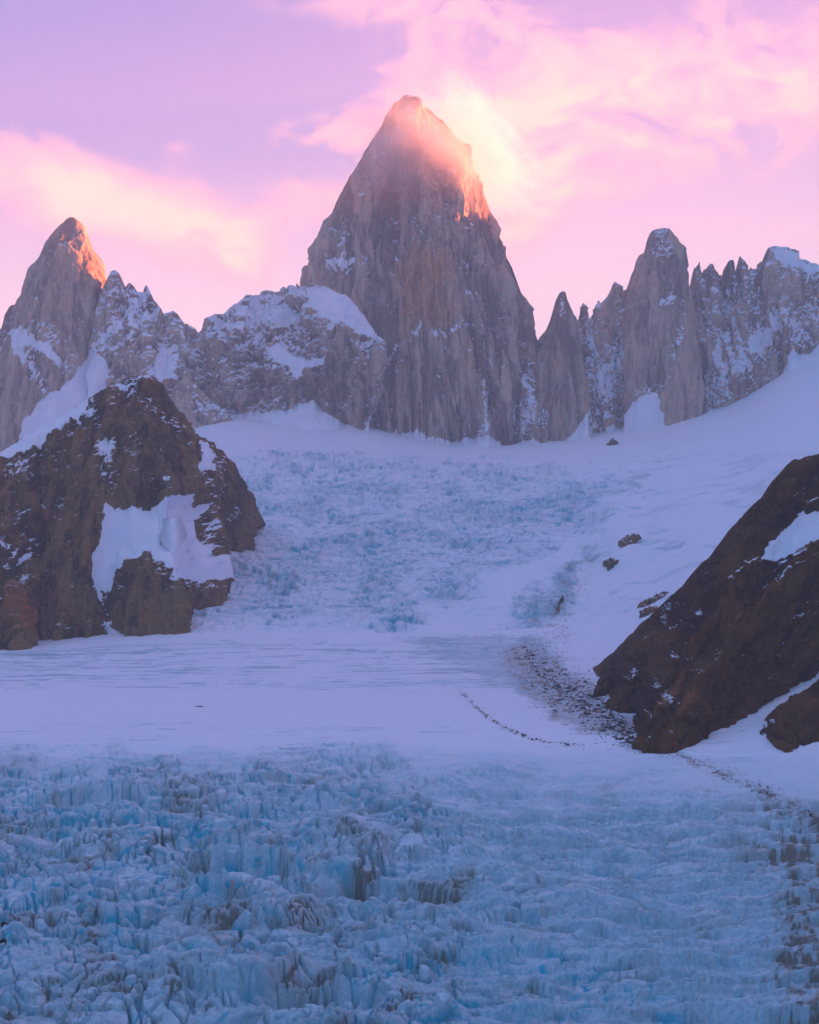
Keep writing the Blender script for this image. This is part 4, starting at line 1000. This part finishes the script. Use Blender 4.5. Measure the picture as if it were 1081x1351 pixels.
outcrop([(765, 575), (770, 566), (777, 556), (780, 560)], [(764, 578), (769, 577), (774, 574), (781, 566)], 'narrow tooth of rock at the snow edge under the jagged wall', size=0.3, seed=47)
outcrop([(732, 806), (735, 799), (739, 791), (742, 784)], [(731, 809), (734, 809), (738, 803), (743, 790)], 'thin black rock fin in the broken ice right of the smooth snow ramp', size=0.1, seed=48)

import bmesh


def rock_mesh(name, seed, mat, sub=2, flat=0.7, rough=0.35):
    bm = bmesh.new(); bmesh.ops.create_icosphere(bm, subdivisions=sub, radius=0.5)
    r_ = random.Random(seed)
    cuts = [(Vector((r_.uniform(-1, 1), r_.uniform(-1, 1), r_.uniform(-0.6, 1))).normalized(), r_.uniform(0.25, 0.42)) for _ in range(9)]
    for v_ in bm.verts:
        for n_, d_ in cuts:
            q = v_.co.dot(n_) - d_
            if q > 0: v_.co -= n_ * q
        v_.co *= 1 + rough * 0.25 * (r_.random() - 0.5)
        v_.co.z *= flat
        v_.co.z += 0.12
    me = bpy.data.meshes.new(name); bm.to_mesh(me); bm.free(); me.materials.append(mat)
    return me


ROCKS = [rock_mesh('boulder', k, m_boulder, 2, 0.45 + 0.06 * k) for k in range(7)]


def put_boulder(px, py, size, label, group, cat='boulder', stretch=1.0):
    x_, y_ = on_ground(px, py)
    z_ = float(ground(x_, y_))
    ob = bpy.data.objects.new('boulder', random.choice(ROCKS)); COL.objects.link(ob)
    ob.location = (x_, y_, z_ - 0.08 * size); ob.scale = (size * stretch, size * random.uniform(0.8, 1.2), size)
    ob.rotation_euler = (random.uniform(-0.2, 0.2), random.uniform(-0.2, 0.2), random.uniform(-0.5, 0.5))
    tag(ob, label, cat, group)
    return ob


def along(path, f):
    p = np.array(path, float); d = np.concatenate([[0], np.cumsum(np.hypot(*np.diff(p, axis=0).T))])
    return np.interp(f * d[-1], d, p[:, 0]), np.interp(f * d[-1], d, p[:, 1])


L1 = [(598, 902), (608, 913), (618, 925), (630, 936), (643, 948), (658, 958), (676, 967), (700, 976), (730, 982), (770, 985)]
for i in range(95):
    f_ = min(1.0, max(0.0, 0.05 + 0.9 * random.betavariate(1.3, 1.5)))
    a_, b_ = along(L1, f_)
    put_boulder(a_ + random.gauss(0, 1.8), b_ + random.gauss(0, 1.0), random.choice([1.6, 2.0, 2.4, 3.0, 4.2]), 'dark boulder in the curved line of stones crossing the smooth snow shelf', 'curved line of boulders on the snow shelf')
MORP = [(690, 862), (712, 880), (735, 900), (756, 918), (785, 938), (812, 958), (838, 975), (850, 986)]
n = 0
while n < 135:
    f_ = random.random(); a_, b_ = along(MORP, f_)
    wd = 10 + 10 * math.sin(math.pi * f_)
    a_ += random.gauss(0, wd); b_ += random.gauss(0, wd * 0.42)
    if a_ > 780 + 0.55 * (b_ - 900) + 12 and b_ < 960: continue
    put_boulder(a_, b_, random.choice([3.0, 3.8, 4.6, 5.5, 7.0]), 'dark rock slab in the moraine beside the foot of the brown mountain', 'rock slabs of the moraine', 'rock', random.uniform(1.0, 1.8)); n += 1
for i in range(60):
    a_, b_ = along(MOR, random.random())
    put_boulder(a_ + random.gauss(0, 6), b_ + random.gauss(0, 3), random.choice([1.6, 2.2, 2.8, 3.6]), 'dark stone in the debris band running along the right edge of the icefall', 'stones of the right debris band', 'stone')
o = put_boulder(265, 933, 13, 'long flat boulder alone in the middle of the smooth snow shelf', None, 'boulder', 1.0)
o.scale = (17, 6, 5); o.rotation_euler = (0, 0.1, 0)
for a_, b_, sz, lab in [(4, 1239, 10, 'large rust brown boulder stuck in the ice at the left edge'), (13, 1237, 4, 'small rust brown stone beside the large one stuck in the ice'), (2, 1257, 6, 'brown boulder just below the large rust brown one in the ice')]:
    o = put_boulder(a_, b_, sz, lab, None)
    o.data = rock_mesh('boulder', int(a_ + sz), BROWNROCK, 3, 0.8); o.location.z += 0.25 * sz

# free-standing seracs: leaning blocks and fins of ice
def serac_mesh(seed):
    r_ = np.random.default_rng(seed)
    bm = bmesh.new(); bmesh.ops.create_icosphere(bm, subdivisions=4, radius=1.0)
    v_ = np.array([q.co[:] for q in bm.verts])
    # a convex block: the unit sphere cut by leaning planes, its top broken and its sides fluted
    nrm = [(0.95 * math.cos(a_), 0.95 * math.sin(a_), r_.uniform(-0.05, 0.30)) for a_ in np.sort(r_.uniform(0, 6.28, 6))] + [(r_.uniform(-0.5, 0.5), r_.uniform(-0.7, 0.1), 1.0), (r_.uniform(-0.6, 0.6), r_.uniform(-0.3, 0.5), 0.9)]
    dd_ = [r_.uniform(0.38, 0.62) for _ in range(6)] + [r_.uniform(0.55, 0.85), r_.uniform(0.6, 0.8)]
    sc_ = np.full(len(v_), 9.0)
    for n_, d_ in zip(nrm, dd_):
        n_ = np.array(n_) / np.linalg.norm(n_); dt = v_ @ n_
        sc_ = np.where(dt > 1e-3, np.minimum(sc_, d_ / np.maximum(dt, 1e-3)), sc_)
    v_ = v_ * np.minimum(sc_, 1.1)[:, None]
    an = np.arctan2(v_[:, 1], v_[:, 0])
    w_ = 1 + 0.10 * fbm(an * 3, v_[:, 2] * 1.2, 3, seed) + 0.08 * ridged(v_[:, 0] * 3 + seed, v_[:, 2] * 3 + v_[:, 1] * 2, 2, seed + 1)
    v_[:, :2] *= w_[:, None]; v_[:, 2] = v_[:, 2] * 1.15 + 0.08 * fbm(v_[:, 0] * 3, v_[:, 1] * 3, 3, seed + 2)
    for q, c_ in zip(bm.verts, v_): q.co = c_
    me = bpy.data.meshes.new('serac'); bm.to_mesh(me); bm.free()
    nz_ = np.zeros(len(v_) * 3); me.vertices.foreach_get('normal', nz_) if False else None
    nzv = np.array([q.normal.z for q in me.vertices])
    vals = dict(snow=0.38 * sstep(nzv, 0.45, 0.85), blue=0.10 + 0.55 * sstep(-v_[:, 2], -0.5, 0.5) * (1 - sstep(nzv, 0.3, 0.7)), dirt=0.25 * sstep(fbm(v_[:, 0] * 2, v_[:, 1] * 2 + v_[:, 2], 2, seed + 3), 0.1, 0.6), grain=np.full(len(v_), 0.35))
    for k_, a_ in vals.items():
        me.attributes.new(k_, 'FLOAT', 'POINT').data.foreach_set('value', a_.astype(np.float32))
    me.polygons.foreach_set('use_smooth', np.ones(len(me.polygons), bool))
    me.materials.append(m_ice)
    return me


SER = [serac_mesh(200 + k) for k in range(12)]
n = 0
while n < 190:
    a_, b_ = random.uniform(-15, 1090), random.uniform(1010, 1375)
    dn_ = float(fbm(np.float32(a_ / 120), np.float32(b_ / 70), 3, 160))
    if dn_ < 0.02 + (0.3 if a_ > 560 and b_ < 1290 else 0) or (a_ > 560 and b_ < 1120) or a_ > 980: continue
    x_, y_ = on_ground(a_, b_); z_ = float(ground(x_, y_))
    zz = max(float(ground(x_ + i_, y_ + j_)) for i_ in (-3, 0, 3) for j_ in (-3, 0, 3))
    sz = random.choice([3.0, 3.8, 4.6, 5.6, 7.0, 8.5])
    ob = bpy.data.objects.new('serac', random.choice(SER)); COL.objects.link(ob)
    ob.location = (x_, y_, z_ - 0.12 * sz); ob.scale = (sz * random.uniform(0.7, 1.3), sz * random.uniform(0.6, 1.0), sz * random.uniform(0.7, 1.25))
    ob.rotation_euler = (random.uniform(-0.15, 0.30), random.uniform(-0.28, 0.28), random.uniform(-0.7, 0.7))
    tag(ob, 'leaning block of blue white ice standing among the crevasses of the near icefall', 'serac', 'seracs of the near icefall'); n += 1

# finer rubble of the moraines: beyond counting
tv = [np.array([v_.co[:] for v_ in rock_mesh('r', 50 + k, m_boulder, 1, 0.6).vertices]) for k in range(3)]
tf = [np.array([p_.vertices[:] for p_ in bpy.data.meshes[-1].polygons])] * 3
tmpm = [m_ for m_ in bpy.data.meshes if m_.name.split('.')[0] == 'r']
tf = [np.array([p_.vertices[:] for p_ in m_.polygons]) for m_ in tmpm]
tv = [np.array([v_.co[:] for v_ in m_.vertices]) for m_ in tmpm]
for m_ in tmpm: bpy.data.meshes.remove(m_)
VV, FF, off = [], [], 0


def bit(px, py, size):
    global off
    x_, y_ = on_ground(px, py)
    if y_ < 200: return
    k = random.randrange(3); an = random.uniform(0, 6.28); c, s_ = math.cos(an), math.sin(an)
    v_ = tv[k] * size * np.array([random.uniform(0.8, 1.8), random.uniform(0.7, 1.3), 1])
    v_ = np.stack([v_[:, 0] * c - v_[:, 1] * s_ + x_, v_[:, 0] * s_ + v_[:, 1] * c + y_, v_[:, 2] + ground(x_, y_) - 0.05 * size], 1)
    VV.append(v_); FF.append(tf[k] + off); off += len(v_)


for i in range(4200):
    f_ = random.random(); a_, b_ = along(MORP, f_); wd = 13 + 9 * math.sin(math.pi * f_)
    cl = perlin(np.float32(a_ / 9), np.float32(b_ / 5), 5)
    if cl < -0.05 and random.random() < 0.8: continue
    a_ += random.gauss(0, wd); b_ += random.gauss(0, wd * 0.45)
    if a_ > 785 + 0.55 * (b_ - 900) + 12 and b_ < 960: continue
    bit(a_, b_, random.choice([0.9, 1.2, 1.6, 2.2, 3.2]))
for i in range(420):
    a_, b_ = along(L1, random.random()); bit(a_ + random.gauss(0, 2.5), b_ + random.gauss(0, 1.3), random.uniform(0.6, 1.4))
for i in range(1500):
    a_, b_ = along(MOR, random.random()); bit(a_ + random.gauss(0, 9), b_ + random.gauss(0, 4.5), random.uniform(0.4, 1.4))
MG = [(775, 745), (760, 785), (735, 800), (745, 835), (722, 855), (700, 845)]
for i in range(900):
    a_, b_ = along(MG, random.random()); bit(a_ + random.gauss(0, 9), b_ + random.gauss(0, 8), random.uniform(1.0, 2.6))
me = bpy.data.meshes.new('rubble'); me.from_pydata(np.concatenate(VV).tolist(), [], np.concatenate(FF).tolist()); me.materials.append(m_boulder)
o = bpy.data.objects.new('rubble', me); COL.objects.link(o)
tag(o, 'fine dark rubble strewn over the moraines and the edge of the ice', 'rubble', kind='stuff')

# ------------------------------------------------------------------ haze and the summit cloud
def box_mesh(name, x0, x1, y0, y1, z0, z1, mat):
    v = [(a_, b_, c_) for a_ in (x0, x1) for b_ in (y0, y1) for c_ in (z0, z1)]
    f = [(0, 1, 3, 2), (4, 6, 7, 5), (0, 4, 5, 1), (2, 3, 7, 6), (0, 2, 6, 4), (1, 5, 7, 3)]
    me = bpy.data.meshes.new(name); me.from_pydata(v, [], f); me.materials.append(mat)
    ob = bpy.data.objects.new(name, me); COL.objects.link(ob)
    return ob


m_haze = bpy.data.materials.new('haze'); m_haze.use_nodes = True
t = NT(m_haze.node_tree)
pv = t.n('ShaderNodeVolumePrincipled')
pv.inputs['Color'].default_value = (1.0, 0.89, 0.88, 1)
pv.inputs['Density'].default_value = 5.0e-5
pv.inputs['Anisotropy'].default_value = 0.2
oo = t.n('ShaderNodeOutputMaterial'); t.t.links.new(pv.outputs[0], oo.inputs['Volume'])
hz = box_mesh('haze', -4500, 5900, -300, 10400, float(GZ.min()) - 150, 1930, m_haze)
tag(hz, 'pale evening haze filling the valley air up to above the peaks', 'haze', kind='stuff')

def cloud_material(name, density, bias, freq):
    m = bpy.data.materials.new(name); m.use_nodes = True
    t = NT(m.node_tree)
    oc = t.n('ShaderNodeTexCoord').outputs['Object']
    wn = t.n('ShaderNodeTexNoise'); t.put(wn.inputs['Vector'], oc); wn.inputs['Scale'].default_value = 1.6; wn.inputs['Detail'].default_value = 2
    ow = t.v('ADD', oc, t.v('SCALE', t.v('SUBTRACT', wn.outputs['Color'], (0.5, 0.5, 0.5)), 0.6))
    nz_ = t.noise(ow, freq, 6, 0.62)
    dn = t.m('SUBTRACT', t.m('ADD', t.m('MULTIPLY', nz_, 1.7), bias), t.m('MULTIPLY', t.v('LENGTH', oc), 0.85))
    dn = t.m('MULTIPLY', t.ss(dn, 0.0, 0.55), density)
    pv = t.n('ShaderNodeVolumePrincipled')
    pv.inputs['Color'].default_value = (0.98, 0.96, 0.97, 1)
    t.put(pv.inputs['Density'], dn)
    pv.inputs['Anisotropy'].default_value = 0.5
    oo = t.n('ShaderNodeOutputMaterial'); t.t.links.new(pv.outputs[0], oo.inputs['Volume'])
    return m


def ico(sub):
    import bmesh
    bm = bmesh.new(); bmesh.ops.create_icosphere(bm, subdivisions=sub, radius=1.0)
    return bm


def cloud(px, py, Y, rx, ry, rz, tilt, label, m_cloud):
    import bmesh
    bm = ico(3)
    me = bpy.data.meshes.new('cloud'); bm.to_mesh(me); bm.free(); me.materials.append(m_cloud)
    ob = bpy.data.objects.new('cloud', me); COL.objects.link(ob)
    x_, y_, z_ = at(px, py, Y)
    ob.location = (float(x_), float(y_), float(z_)); ob.scale = (rx, ry, rz); ob.rotation_euler = (0, math.radians(tilt), 0)
    tag(ob, label, 'cloud', kind='stuff')
    return ob


cloud(642, 205, 6640, 430, 170, 210, 60, 'glowing cloud bank wrapped round the right shoulder of the central peak', cloud_material('glowing_cloud', 0.0065, -0.05, 3.0))
cloud(560, 205, 6380, 380, 110, 280, 30, 'thin pink veil of cloud drifting over the upper face of the central peak', cloud_material('veil_cloud', 0.0105, -0.05, 2.4))
